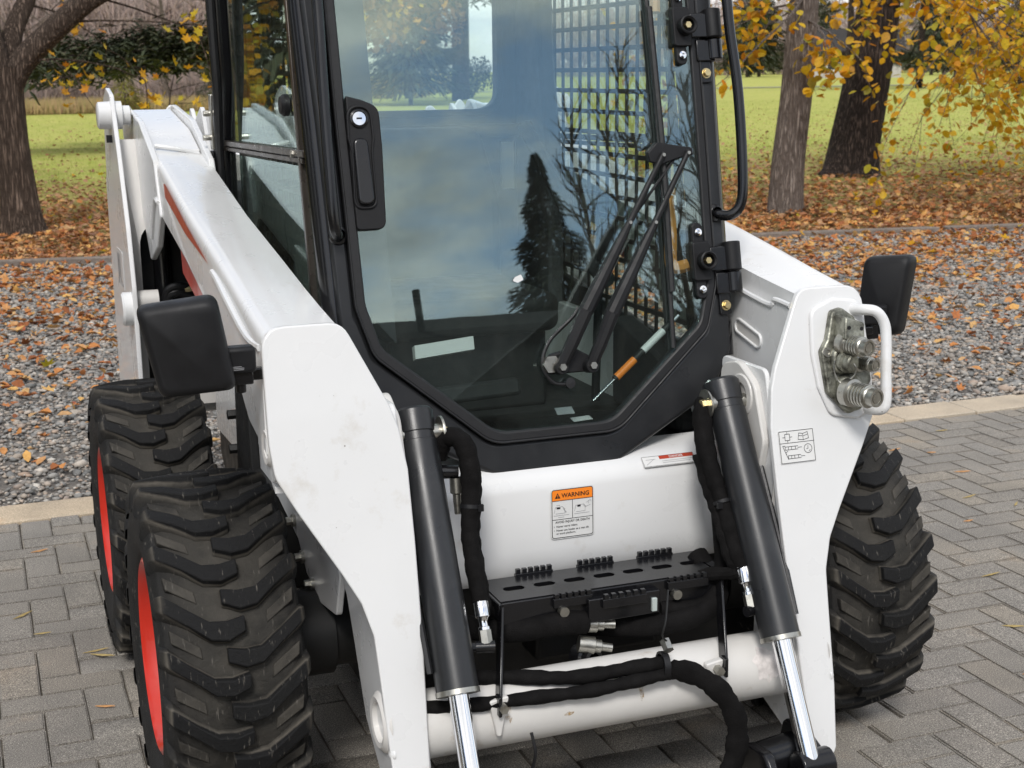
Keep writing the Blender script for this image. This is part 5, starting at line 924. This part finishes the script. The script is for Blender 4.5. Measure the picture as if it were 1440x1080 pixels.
# grass blades poking through the leaves and over the nearer lawn
bl_v = np.array([(-.10, 0, 0), (.10, 0, 0), (.05, .12, .55), (0, .38, 1.0)]); bl_f = [(0, 1, 2), (0, 2, 3)]
def grass(name, n, x0, x1, y0, y1, hgt, label, mat='grass_blades', prob=None, wide=.09):
    x = rng.uniform(x0, x1, n); y = rng.uniform(0, 1, n) ** 1.4 * (y1 - y0) + y0; k = seen(x, y)
    if prob is not None: k &= rng.random(n) < prob(x, y)
    x, y = x[k], y[k]; m = len(x); h = rng.uniform(hgt * .5, hgt, m); A = rotz(rng.uniform(0, 6.28, m)) * (np.stack([h * 0 + hgt * wide * 4, h, h], 1))[:, None, :]
    o = mass(name, bl_v, bl_f, A, np.stack([x, y, lawn_h(x, y)], 1), mat); tag(o, label, 'grass', kind='stuff')
grass('grass', 90000, -5, 26, 9.0, 26, .055, 'short green grass showing between the fallen leaves', prob=lambda x, y: np.clip(.25 + (y - gravel_far(x)) / 14, 0, 1) * (y > gravel_far(x) + .2))
grass('grass', 60000, -6, 60, 22, 62, .07, 'mown green lawn beyond the trees', wide=.16)
# edging board along the far side of the gravel
for (xa, xb) in ((-3.2, 0.9), (4.2, 7.9), (8.0, 12)):
    o = B().prism([(xa, 0), (xb, 0), (xb, 1), (xa, 1)], lambda a, v: (a, gravel_far(a) - .03 + v * .11, -.03), lambda a, v: (a, gravel_far(a) - .03 + v * .11, .065)).build('edging_board', 'edging', None, .01)
    tag(o, {-3.2: 'weathered edging board behind the gravel at the left', 4.2: 'weathered edging board below the pale trunk', 8.0: 'weathered edging board at the far right edge'}[xa], 'edging', 'edging boards')
# a few needles and leaf scraps on the pavers
scr = [(-1.16, 1.40), (-1.11, 1.22), (-.97, 1.02), (-.955, .98), (-.98, .62), (-1.08, 2.03), (1.30, .18), (1.32, -.30), (1.62, .16), (1.44, -.13), (1.50, .62), (2.2, 1.95), (2.5, 2.0), (2.55, 1.6), (2.35, 1.3), (2.62, 1.9), (2.15, 1.05), (2.45, 1.15), (1.95, 1.22), (2.9, 2.2), (2.05, 1.62), (1.85, .55)]
where = ['beside the rear left tyre', 'left of the front left tyre', 'right of the front right tyre', 'near the border stones on the right']
for (X, Y) in scr:
    L_ = random.uniform(.02, .045); a = random.uniform(-.7, .7); q = B(); c_, s_ = math.cos(a) * L_, math.sin(a) * L_; w_ = random.uniform(.003, .008)
    q.add([(-c_, -s_, .001), (-s_ * .1 + w_ * .0, w_ * .8, .004), (c_, s_, .003), (s_ * .1, -w_ * .8, .001), (-c_, -s_, .003), (c_, s_, .006)], [(0, 3, 2, 1), (4, 1, 5), (4, 5, 3)]); o = q.build('leaf_scrap', 'litter' if random.random() < .5 else 'dry_grass'); o.location = (X, Y, .009); q_ = (0 if Y > 1.1 else 1) if X < 0 else (2 if Y < 1.1 else 3); tag(o, 'small dry tan leaf scrap on the pavers ' + where[q_], 'leaf', 'leaf scraps ' + where[q_])

# ------------------------------------------------------------------ trees
def trunk_tube(b, path, rad, n=18, rough=.06, seed=0, flare=0):
    P_ = smooth_path(path, 5); rs = [float(np.interp(i / (len(P_) - 1), np.linspace(0, 1, len(rad)), rad)) for i in range(len(P_))]; o0 = len(b.v); b.tube(P_, rs, n)
    r_ = random.Random(seed); ph = [r_.uniform(0, 6.28) for _ in range(6)]
    for i, p in enumerate(P_):
        for k in range(n):
            v = Vector(b.v[o0 + i * n + k]); d = v - p; a = 2 * math.pi * k / n
            f = 1 + rough * (math.sin(3 * a + ph[0] + i * .25) + .7 * math.sin(5 * a + ph[1] - i * .18) + .5 * math.sin(9 * a + ph[2] + i * .4)) / 1.5
            if flare and i < 4: f *= 1 + flare * (1 - i / 4) ** 2 * (.6 + .5 * math.sin(4 * a + ph[3]))
            b.v[o0 + i * n + k] = tuple(p + d * f)
    return P_
def twig_cloud(b, start, direction, length, r_, depth, tips, rnd, droop=0.0, spread=.7, kids=4, n=5):
    p = Vector(start); d = Vector(direction).normalized(); pts = [p.copy()]; steps = 4
    for i in range(steps):
        d = (d + Vector((rnd.gauss(0, .14), rnd.gauss(0, .14), rnd.gauss(0, .10) - droop))).normalized(); p = p + d * length / steps; pts.append(p.copy())
    b.tube(pts, [r_ * (1 - .6 * i / steps) for i in range(steps + 1)], n, cap=False)
    if depth == 0: tips += pts[1:]; return
    for k in range(kids):
        i = rnd.randint(1, steps); q = pts[i]; nd = (d + Vector((rnd.gauss(0, spread), rnd.gauss(0, spread), rnd.gauss(0, spread * .7)))).normalized()
        twig_cloud(b, q, nd, length * rnd.uniform(.45, .7), r_ * .5, depth - 1, tips, rnd, droop, spread, kids, max(3, n - 1))
round_leaf_v = np.array([(0, 0, 0), (.30, -.18, .05), (.46, -.52, .03), (.30, -.88, -.02), (0, -1.12, -.08), (-.30, -.88, .02), (-.46, -.52, .06), (-.30, -.18, .03), (0, -.5, -.06)]); round_leaf_f = [(i, (i + 1) % 8, 8) for i in range(8)]
def leaves_at(name, tips, per, jitter, size, mat, parent, zmin=None, smooth=False, hang=.5, tv=None, tf=None):
    T = np.array([tuple(t) for t in tips]); T = np.repeat(T, per, 0); T = T + rng.normal(0, jitter, T.shape)
    if zmin is not None: T = T[T[:, 2] > zmin]
    m = len(T); A = rotz(rng.uniform(0, 6.28, m)) @ rotx(math.pi / 2 * hang * rng.uniform(.2, 1.7, m)) @ rotz(rng.normal(0, .6, m)); s_ = rng.uniform(*size, m); A = A * s_[:, None, None]
    return mass(name, round_leaf_v if tv is None else tv, round_leaf_f if tf is None else tf, A, T, mat, parent)

# left maple: forked trunk with a big limb reaching to the right
lt = empty('maple_tree', (-0.72, 13.0, 0)); tag(lt, 'forked brown maple at the left with a thick limb reaching right', 'tree')
def rel(o, pts): return [Vector(p) - o.location for p in pts]
b = B(); rnd = random.Random(3)
trunk_tube(b, rel(lt, [(-0.72, 13.0, -.05), (-0.73, 13.0, .5), (-0.76, 13.0, 1.0), (-0.78, 13.0, 1.5), (-0.78, 13.0, 1.75)]), [.225, .186, .178, .188, .205], 26, .055, 1, .35)
trunk_tube(b, rel(lt, [(-0.74, 13.0, 1.55), (-0.60, 12.98, 1.78), (-0.30, 12.9, 2.08), (0.10, 12.8, 2.42), (0.55, 12.7, 2.70), (1.2, 12.5, 3.3), (1.9, 12.3, 4.3)]), [.16, .135, .118, .115, .105, .08, .05], 18, .06, 2)
trunk_tube(b, rel(lt, [(-0.84, 13.0, 1.6), (-0.90, 13.02, 2.0), (-0.98, 13.05, 2.6), (-1.0, 13.1, 3.6), (-0.9, 13.2, 5.2)]), [.19, .16, .14, .11, .06], 18, .06, 3)
trunk_tube(b, rel(lt, [(-0.80, 13.05, 1.65), (-0.62, 13.2, 2.15), (-0.42, 13.3, 2.6), (-.2, 13.5, 3.6), (.1, 13.7, 5.0)]), [.13, .10, .09, .07, .03], 14, .06, 4)
tips = []
for (st_, dr_, ln_) in (((-.15, 12.9, 2.2), (.5, -.3, .1), 1.5), ((0.2, 12.8, 2.45), (.7, .2, -.25), 1.6), ((-.6, 12.95, 1.8), (.8, -.3, .1), 1.3), ((-.5, 13.2, 2.4), (.6, .3, .0), 1.4), ((0.6, 12.7, 2.7), (.8, -.1, -.2), 1.5), ((1.2, 12.5, 3.3), (.8, .3, -.1), 1.8), ((1.7, 12.3, 4.0), (.5, -.5, .3), 1.8), ((-1, 13.05, 3.0), (-.8, -.2, .3), 1.8), ((-.95, 13.1, 4.2), (-.3, .5, .6), 1.8), ((-.9, 13.2, 5.0), (.1, -.3, 1), 1.8), ((0, 13.6, 4.6), (.4, .4, .8), 1.6)):
    twig_cloud(b, Vector(st_) - lt.location, dr_, ln_, .013, 2, tips, rnd, .04, .6, 3)
b.build('trunk', 'bark_brown', lt, ang=60)
tips2 = [t for t in tips if rnd.random() < .95]; leaves_at('crown', tips2, 1, .08, (.07, .13), 'yellow_leaves', lt, tv=maple_v, tf=maple_f)

# pale-barked tree and dark leaning tree at the right
def right_tree(name, label, base, path, rad, bark, flare, branches, seed, keep, size, per=1):
    t = empty(name, base); tag(t, label, 'tree'); b = B(); r_ = random.Random(seed); trunk_tube(b, rel(t, path), rad, 26, .05, seed, flare); tips = []
    for (s_, d_, l_, dp) in branches: twig_cloud(b, Vector(s_) - t.location, d_, l_, .020, dp, tips, r_, .10, .55, 4)
    b.build('trunk', bark, t, ang=60); tp = [q for q in tips if r_.random() < keep]; leaves_at('crown', tp, per, .07, size, 'yellow_leaves', t); return t
br = [((7.7, 11.2, 2.5), (-.9, -.4, .0), 1.5, 2), ((7.7, 11.2, 2.45), (-.5, -.8, -.15), 1.4, 2), ((7.75, 11.2, 2.7), (.5, -.9, -.1), 1.7, 2), ((7.7, 11.2, 2.2), (.1, -1, -.25), 1.0, 2), ((7.8, 11.2, 2.9), (.9, -.2, .0), 1.9, 2), ((7.8, 11.2, 3.3), (-.4, .8, .3), 1.9, 2), ((7.8, 11.2, 3.8), (.4, .3, .8), 2.0, 2), ((7.75, 11.2, 2.6), (-.85, -.1, .0), 1.8, 2)]
right_tree('basswood_tree', 'slim pale barked tree with yellow leaves hanging round its trunk', (7.60, 11.33, 0), [(7.60, 11.33, -.05), (7.63, 11.33, .6), (7.70, 11.3, 1.4), (7.72, 11.25, 2.2), (7.75, 11.2, 3.2), (7.8, 11.2, 4.6)], [.205, .188, .178, .168, .14, .08], 'bark_pale', .12, br, 21, 1.0, (.075, .12), 2)
br = [((11.9, 16.0, 3.0), (.7, -.7, -.1), 2.4, 2), ((12.0, 16.0, 2.9), (.9, -.5, -.15), 3.0, 2), ((12.0, 16.0, 3.2), (.3, -1, -.1), 2.2, 2), ((12.1, 16.0, 3.4), (1, .1, -.05), 3.2, 2), ((12.0, 16, 3.0), (-.6, -.8, -.1), 2.2, 2), ((12.3, 16, 4.2), (.2, .6, .6), 2.6, 2), ((12.2, 16, 3.8), (-.9, .1, .2), 2.4, 2), ((12.1, 16, 3.1), (1, -.8, -.18), 3.6, 2), ((12.1, 16, 3.3), (.9, -.25, -.15), 3.8, 2)]
right_tree('leaning_tree', 'thick dark barked tree leaning right with flared base', (11.62, 16.0, 0), [(11.62, 16.0, -.05), (11.70, 16.0, .55), (11.82, 16.0, 1.3), (11.95, 16.0, 2.2), (12.05, 16.0, 3.2), (12.3, 16.0, 4.6), (12.6, 16, 6.2)], [.43, .385, .355, .335, .30, .22, .10], 'bark_dark', .30, [((a[0], a[1], a[2] + .25), b_, c_, d_) for a, b_, c_, d_ in br], 33, 1.0, (.09, .14), 4)
# low hanging branches from a tree standing just out of frame on the right
br = [((11.6, 8.6, 2.9), (-.9, .6, -.15), 2.4, 2), ((11.6, 8.6, 2.7), (-.6, .9, -.2), 2.4, 2), ((11.6, 8.6, 3.0), (-1, .2, -.10), 2.6, 2), ((11.6, 8.6, 3.1), (-.3, 1, -.1), 2.4, 2), ((11.6, 8.6, 3.6), (.6, .2, .5), 2.2, 2), ((11.6, 8.6, 3.4), (-.2, -.9, .3), 2.2, 2), ((11.6, 8.6, 2.8), (-.9, .9, -.12), 3.0, 2), ((11.6, 8.6, 2.6), (-.7, .7, -.2), 2.6, 2), ((11.6, 8.6, 2.7), (-.5, .9, -.16), 3.4, 2), ((11.6, 8.6, 2.5), (-.95, .45, -.16), 2.2, 2)]
right_tree('drooping_tree', 'yellow leaved branches drooping in at the upper right corner', (11.6, 8.6, 0), [(11.6, 8.6, -.05), (11.6, 8.6, 1.5), (11.6, 8.6, 3.0), (11.6, 8.6, 5.0)], [.20, .17, .14, .06], 'bark_pale', .15, [((a[0], a[1], a[2] + .70), b_, c_, d_) for a, b_, c_, d_ in br], 45, 1.0, (.07, .115), 3)
# yellow tree out of frame on the left, mirrored in the cab's side window
br = [((-4.6, 18, 1.0 + .35 * k), (math.cos(k * 2.4), math.sin(k * 2.4), .25), 2.4, 2) for k in range(13)]
right_tree('golden_tree', 'golden yellow tree reflected in the side window of the cab', (-4.6, 18, 0), [(-4.6, 18, -.05), (-4.6, 18, 2), (-4.7, 18, 4), (-4.6, 18, 7)], [.25, .20, .14, .05], 'bark_dark', .2, br, 57, 1.0, (.09, .15), 9)

# ---- distant planting
def needle_boughs(b_tips, n, centre, spread, size, name, parent, mat='needles'):
    pass
spray_v = np.array([(0, 0, 0), (.10, .35, .03), (.04, 1.0, -.10), (-.06, .95, -.12), (-.12, .30, .03)]); spray_f = [(0, 1, 2), (0, 2, 3), (0, 3, 4)]
def conifer(name, label, base, h, r_, n, seed, zlow=.6, trunk_r=.12, dens=1.0, mat='needles', trunk='bark_far', spray=.24):
    n = int(n * 2.2)
    t = empty(name, base); tag(t, label, 'tree', 'conifers around the lawn'); B().tube([(0, 0, -.1), (0, 0, h * .5), (0, 0, h * .98)], [trunk_r, trunk_r * .6, .02], 8).build('trunk', trunk, t)
    g = np.random.default_rng(seed); f = g.random(n) ** .75; z = zlow + (h - zlow) * f; rr = r_ * (1 - f) ** .85 * np.sqrt(g.random(n)) * (1 + .25 * np.sin(z * 9 / max(h / 8, 1)) ) + .015; a = g.uniform(0, 6.28, n)
    A = rotz(a - math.pi / 2) @ rotx(g.normal(-.30, .25, n)); s_ = (.10 + 1.15 * (1 - f)) * r_ * spray * g.uniform(.6, 1.25, n) + .03; A = A * s_[:, None, None]
    mass('crown', spray_v, spray_f, A, np.stack([np.cos(a) * rr, np.sin(a) * rr, z], 1), mat, t); return t
def pine(name, label, base, h, tr, seed, tiers, spread, n=4200, low=1.4):
    """open old pine: bare trunk, long flat dark boughs"""
    t = empty(name, base); tag(t, label, 'tree', 'old pines at the edge of the lawn'); b = B(); r_ = random.Random(seed); b.tube([(0, 0, -.1), (.1, 0, h * .4), (0, .1, h)], [tr, tr * .8, tr * .3], 10)
    T = []
    for k in range(tiers):
        z = low + (h - low) * (k + r_.random() * .6) / tiers; a = r_.uniform(0, 6.28)
        if k < 9: a = math.pi + r_.gauss(0, .30); z = low + .15 + .085 * k
        L_ = spread * (1.1 - .5 * k / tiers) * r_.uniform(.7, 1.1); pts = [(0, 0, z)]
        for j in range(1, 6): pts.append((math.cos(a + r_.gauss(0, .06)) * L_ * j / 5, math.sin(a + r_.gauss(0, .06)) * L_ * j / 5, z - .10 * j * j / 5 + r_.gauss(0, .05)))
        b.tube(pts, [tr * .28, tr * .24, tr * .2, tr * .15, tr * .1, tr * .05], 5, cap=False)
        for q in range(n // tiers): u = r_.uniform(.25, 1.05) * 5; i = min(int(u), 4); p = Vector(pts[i]).lerp(Vector(pts[i + 1]), min(u - i, 1.0)); T.append(p + Vector((r_.gauss(0, .40), r_.gauss(0, .40), r_.gauss(0, .13))))
    b.build('trunk', 'bark_dark', t, ang=60); T = np.array([tuple(p) for p in T]); m = len(T); A = rotz(rng.uniform(0, 6.28, m)) @ rotx(rng.normal(.05, .35, m)); A = A * rng.uniform(.18, .42, m)[:, None, None]; mass('crown', spray_v, spray_f, A, T, 'needles', t); return t
def gz(x, y): return float(lawn_h(np.array(x), np.array(y)))
pine('pine_tree', 'dark pine with long flat boughs behind the left maple', (5.5, 30, gz(5.5, 30)), 9, .20, 5, 34, 5.4, 15000, 1.80)
pine('pine_tree', 'dark pine with bare lower trunk right of the first', (9.4, 44, gz(9.4, 44)), 11, .22, 6, 24, 4.0, 5500, 2.2)
for (x, y, h, sd, lb) in ((24.6, 74, 13, 1, 'tall pine left of centre seen through the rear window'), (26.4, 78, 15, 2, 'tall pine with twin trunk seen through the rear window'), (15.0, 70, 9, 3, 'broad dark pine behind the cab'), (62, 92, 13, 4, 'far pine beyond the path, left of the far house'), (68.5, 92, 14, 7, 'far pine beyond the path behind the leaning tree'), (70.5, 90, 12, 8, 'far pine with pale trunk right of the leaning tree'), (51.6, 60, 11, 9, 'pine with grey trunk near the right edge'), (110, 105, 14, 10, 'far pine closing the view at the right')):
    pine('pine_tree', lb, (x, y, gz(x, y)), h, .30, sd + 40, 26, 4.2, 5200, 2.0)
conifer('spruce_tree', 'dark cone shaped spruce seen through the rear window', (19.5, 66, gz(19.5, 66)), 9, 2.2, 3500, 4)
conifer('young_conifer', 'small yellow green conifer at the edge of the thicket', (5.4, 62, gz(5.4, 62)), 2.1, .9, 700, 5, .1, .05, mat='shrub_leaf')
conifer('young_conifer', 'small dark green conifer beside the thicket', (9.6, 64, gz(9.6, 64)), 2.2, 1.0, 700, 6, .1, .05)
# bare thicket: masses of thin upright stems and twigs
tw_v = np.array([(-.012, 0, 0), (.012, 0, 0), (.0, .05, 1.0), (0, .012, 0)]); tw_f = [(0, 1, 2), (1, 3, 2), (3, 0, 2)]
def thicket(name, n, x0, x1, yf, depth, hgt, label, mat='brush', fat=1.0, lean=.45, zf=.55):
    x = rng.uniform(x0, x1, n); y = yf(x) + rng.random(n) ** 1.3 * depth; z = lawn_h(x, y) + rng.random(n) ** 1.3 * hgt * zf; h = rng.uniform(.35, 1.0, n) * hgt * .5; A = rotz(rng.uniform(0, 6.28, n)) @ rotx(rng.normal(0, lean, n)); A = A * np.stack([h * 0 + fat * 1.8, h, h], 1)[:, None, :]
    o = mass(name, tw_v, tw_f, A, np.stack([x, y, z], 1), mat); tag(o, label, 'thicket', kind='stuff')
thicket('bare_thicket', 26000, -8, 13.5, lambda x: 70 + .12 * x, 12, 9.0, 'grey brown leafless thicket beyond the left lawn', fat=1.3, lean=1.0)
thicket('bare_thicket', 8000, -8, 13, lambda x: 66.5 + .12 * x, 4, 3.2, 'darker low brush in front of the thicket', fat=1.1, lean=.7, zf=.4)
thicket('woodland', 26000, 130, 420, lambda x: 330 - .25 * x, 50, 26, 'far leafless woodland behind the right lawn', fat=6.0, lean=1.0)
thicket('tall_grass', 20000, -8, 14, lambda x: 61 + .12 * x, 5, 1.5, 'tall dry grass at the end of the lawn', 'dry_grass', fat=1.4, lean=.3, zf=.05)
def bush(name, label, base, rx, ry, rz, n, mat, seed, leaf=.12, group=None, cat='shrub'):
    t = empty(name, base); tag(t, label, cat, group); b = B(); r_ = random.Random(seed)
    for k in range(5): a = k * 1.3; b.tube([(0, 0, -.05), (math.cos(a) * rx * .3, math.sin(a) * ry * .3, rz * .5), (math.cos(a) * rx * .55, math.sin(a) * ry * .55, rz * .95)], [.05, .03, .012], 5)
    b.build('stem', 'bark_far', t); g = np.random.default_rng(seed); v = g.normal(0, 1, (n, 3)); v /= np.linalg.norm(v, axis=1)[:, None]; v *= (g.random(n) ** .45)[:, None]; T = v * np.array([rx, ry, rz * .55]) + np.array([0, 0, rz * .55]); T[:, 2] += .12 * rz * np.sin(T[:, 0] * 2.3) ; T = T[T[:, 2] > 0]; m = len(T)
    A = rotz(g.uniform(0, 6.28, m)) @ rotx(g.uniform(0, 3.1, m)); A = A * g.uniform(leaf * .6, leaf * 1.3, m)[:, None, None]; mass('crown', leaf_v, leaf_f, A, T, mat, t); return t
bush('hedge', 'long low brownish hedge bank across the lawn behind the cab', (24.0, 86, gz(24, 86)), 5.5, 1.8, 1.5, 5200, 'dry_grass', 3, .16); bush('hedge', 'dark round shrub at the right end of the hedge bank', (28.6, 83, gz(28.6, 83)), 1.6, 1.5, 2.2, 2200, 'dark_shrub', 4, .14)
for (x, y, rr, h, sd, lb) in ((12.4, 44, 2.4, 5.5, 7, 'rusty orange tree seen through the rear window, left'), (21.5, 70, 2.2, 4.5, 8, 'small orange tree beside the far pines'), (16.5, 66, 2.0, 4.0, 9, 'low rusty tree by the dark spruce')):
    bush('autumn_tree', lb, (x, y, gz(x, y) + 2.3), rr, rr, h, 2600, 'rust_leaf', sd, .26, 'orange trees behind the hedge', 'tree')
# far path and house on the right
b = B(); xs_ = np.linspace(30, 190, 33); b.add([(x, 112 - .10 * x + q, float(lawn_h(np.array(x), np.array(112 - .10 * x + q))) + .05) for q in (0, 3.2) for x in xs_], [(i, i + 1, 34 + i, 33 + i) for i in range(32)]); tag(b.build('path', 'path_grey'), kind='structure')
hs = empty('far_house', (112, 168, 0)); tag(hs, 'pale house with white windows far beyond the lawn', 'house'); hs.rotation_euler.z = -.5
B().box(-7, 7, -4, 4, -.3, 3.6).build('wall', 'siding', hs); B().px([(-4.6, 3.55), (0, 6.6), (4.6, 3.55)], -7.5, 7.5).build('roof', 'roof_shingle', hs)
for x in (-5, -2, 2.2, 5):
    w_ = B().box(x - .6, x + .6, -4.05, -3.98, 1.2, 2.7).build('window', 'window_dark', hs); B().box(x - .75, x + .75, -4.03, -3.99, 1.05, 1.2).box(x - .75, x - .6, -4.08, -3.99, 1.2, 2.7).box(x + .6, x + .75, -4.08, -3.99, 1.2, 2.7).box(x - .75, x + .75, -4.08, -3.99, 2.7, 2.85).build('window_frame', 'trim_white', w_)
sapling = empty('bare_sapling', (5.7, 50, gz(5.7, 50))); tag(sapling, 'thin leafless sapling standing before the tall grass', 'tree'); b = B(); tp = []; twig_cloud(b, (0, 0, 0), (0, 0, 1), 2.2, .035, 3, tp, random.Random(8), 0, .6, 4); b.build('trunk', 'bark_dark', sapling)

# ---- what stands behind the photographer and shows in the door glass
hb_ = empty('garden_house', (3.1, -17.0, 0)); tag(hb_, 'dark roofed house behind the photographer, mirrored in the door glass', 'house')
B().box(-6, 3.6, -4, 4, -.1, 3.2).build('wall', 'house_wall', hb_); B().px([(-4.5, 3.18), (0, 5.55), (4.5, 3.18), (4.5, 3.05), (-4.5, 3.05)], -6.4, 4.0).build('roof', 'roof_shingle', hb_)
gbl = B().py([(0.2, 3.1), (2.55, 4.62), (5.6, 3.1)], 0.5, 4.9); g2 = gbl.build('gable_roof', 'roof_shingle', hb_); B().box(.9, 4.7, 2.2, 4.6, 0, 3.12).build('gable_wall', 'house_wall', hb_)
B().cyl((1.62, 0.6, 4.4), (1.62, 0.6, 5.85), .06, n=14).build('vent_pipe', 'chassis_black', hb_)
for x in (-4, -1.5): B().box(x - .6, x + .6, 3.98, 4.04, .9, 2.1).build('window', 'window_dark', hb_)
B().box(-6.5, 4.1, 4.5, 4.6, 2.95, 3.08).build('gutter', 'trim_white', hb_)
conifer('spruce_tree', 'slender dark spruce behind the photographer, mirrored in the door glass', (8.45, -20.0, 0), 9.3, 1.75, 9000, 14, .4, .14)
rnd = random.Random(77)
for k, (x, y, h) in enumerate(((13.3, -27, 13.5), (15.0, -29, 15.5), (16.2, -28, 14.5), (18.4, -30, 15.8), (14.2, -31, 15), (17.3, -32, 16))):
    t = empty('bare_poplar', (x, y, 0)); tag(t, ['leafless poplar nearest to the spruce in the glass reflection', 'second leafless poplar from the spruce in the reflection', 'third leafless poplar from the spruce in the reflection', 'rightmost leafless poplar in the glass reflection', 'leafless poplar behind the first ones in the reflection', 'tallest leafless poplar in the glass reflection'][k], 'tree', 'bare poplars behind the photographer'); b = B(); tp = []; b.tube([(0, 0, -.1), (.1, 0, h * .5), (0, .1, h)], [.20, .13, .02], 8)
    for q in range(80):
        z = 1.2 + (h - 1.6) * (q + rnd.random()) / 80; a = rnd.uniform(0, 6.28); twig_cloud(b, (.05, 0, z), (math.cos(a) * .55, math.sin(a) * .55, 1), 1.9 * (1 - .55 * z / h), .035, 1, tp, rnd, -.02, .35, 4, 4)
    b.build('trunk', 'bark_far', t)
# unseen spruces added at left to block sky light and darken window reflections
for k, (x, y, h) in enumerate(((-9.5, 6, 10), (-11, 0.5, 11), (-10, -5.5, 10), (-9, 11.5, 9), (-12, 15, 11), (-6.5, 25, 10), (-5.2, 30, 11), (-9.5, 22, 10))):
    conifer('spruce_tree', ['added spruce left of the loader, out of frame by the gravel', 'tallest added spruce, out of frame on the left', 'added spruce out of frame behind the left paving', 'added spruce left of the maple, out of frame', 'added spruce beyond the golden tree, out of frame', 'spruce right behind the golden tree', 'farthest spruce left of the maple', 'spruce left of the golden tree'][k], (x, y, 0), h, 2.6, 2600, 60 + k, .2, .16)
# dark conifers closing the far side of the right lawn
for k, (x, y, h) in enumerate(((118, 205, 18), (126, 215, 20), (134, 210, 17), (150, 200, 19), (160, 210, 20), (168, 200, 17), (178, 205, 20), (192, 210, 19))):
    conifer('spruce_tree', 'far dark spruce beyond the path, ' + ['leftmost of the row', 'second from the left', 'left of the far house', 'first right of the leaning tree', 'second right of the leaning tree', 'third right of the leaning tree', 'near the right edge', 'at the right end of the row'][k], (x, y, gz(x, y)), h, 5.2, 2600, 80 + k, 1.2, .3)
# separate bare trees standing in the thicket
rnd = random.Random(91)
for k, (x, y, h) in enumerate(((0.4, 63, 8), (3.2, 66, 9), (7.4, 64, 8.5), (10.8, 67, 9), (-2.2, 66, 9), (14.2, 68, 10))):
    t = empty('bare_tree', (x, y, gz(x, y))); tag(t, 'leafless grey tree in front of the thicket, ' + ['just right of the maple trunk', 'left of the small conifer', 'right of the small conifer', 'beside the cab post', 'hidden behind the maple trunk', 'behind the cab'][k], 'tree', 'leafless trees before the thicket'); b = B(); tp = []
    b.tube([(0, 0, -.1), (.1, 0, h * .45), (rnd.uniform(-.5, .5), .1, h)], [.14, .09, .02], 7)
    for q in range(22):
        z = .8 + (h - 1.2) * (q + rnd.random()) / 22; a = rnd.uniform(0, 6.28); twig_cloud(b, (.08, 0, z), (math.cos(a), math.sin(a), .55), 2.2 * (1 - .5 * z / h), .035, 2, tp, rnd, -.01, .5, 3, 4)
    b.build('trunk', 'bark_far', t)
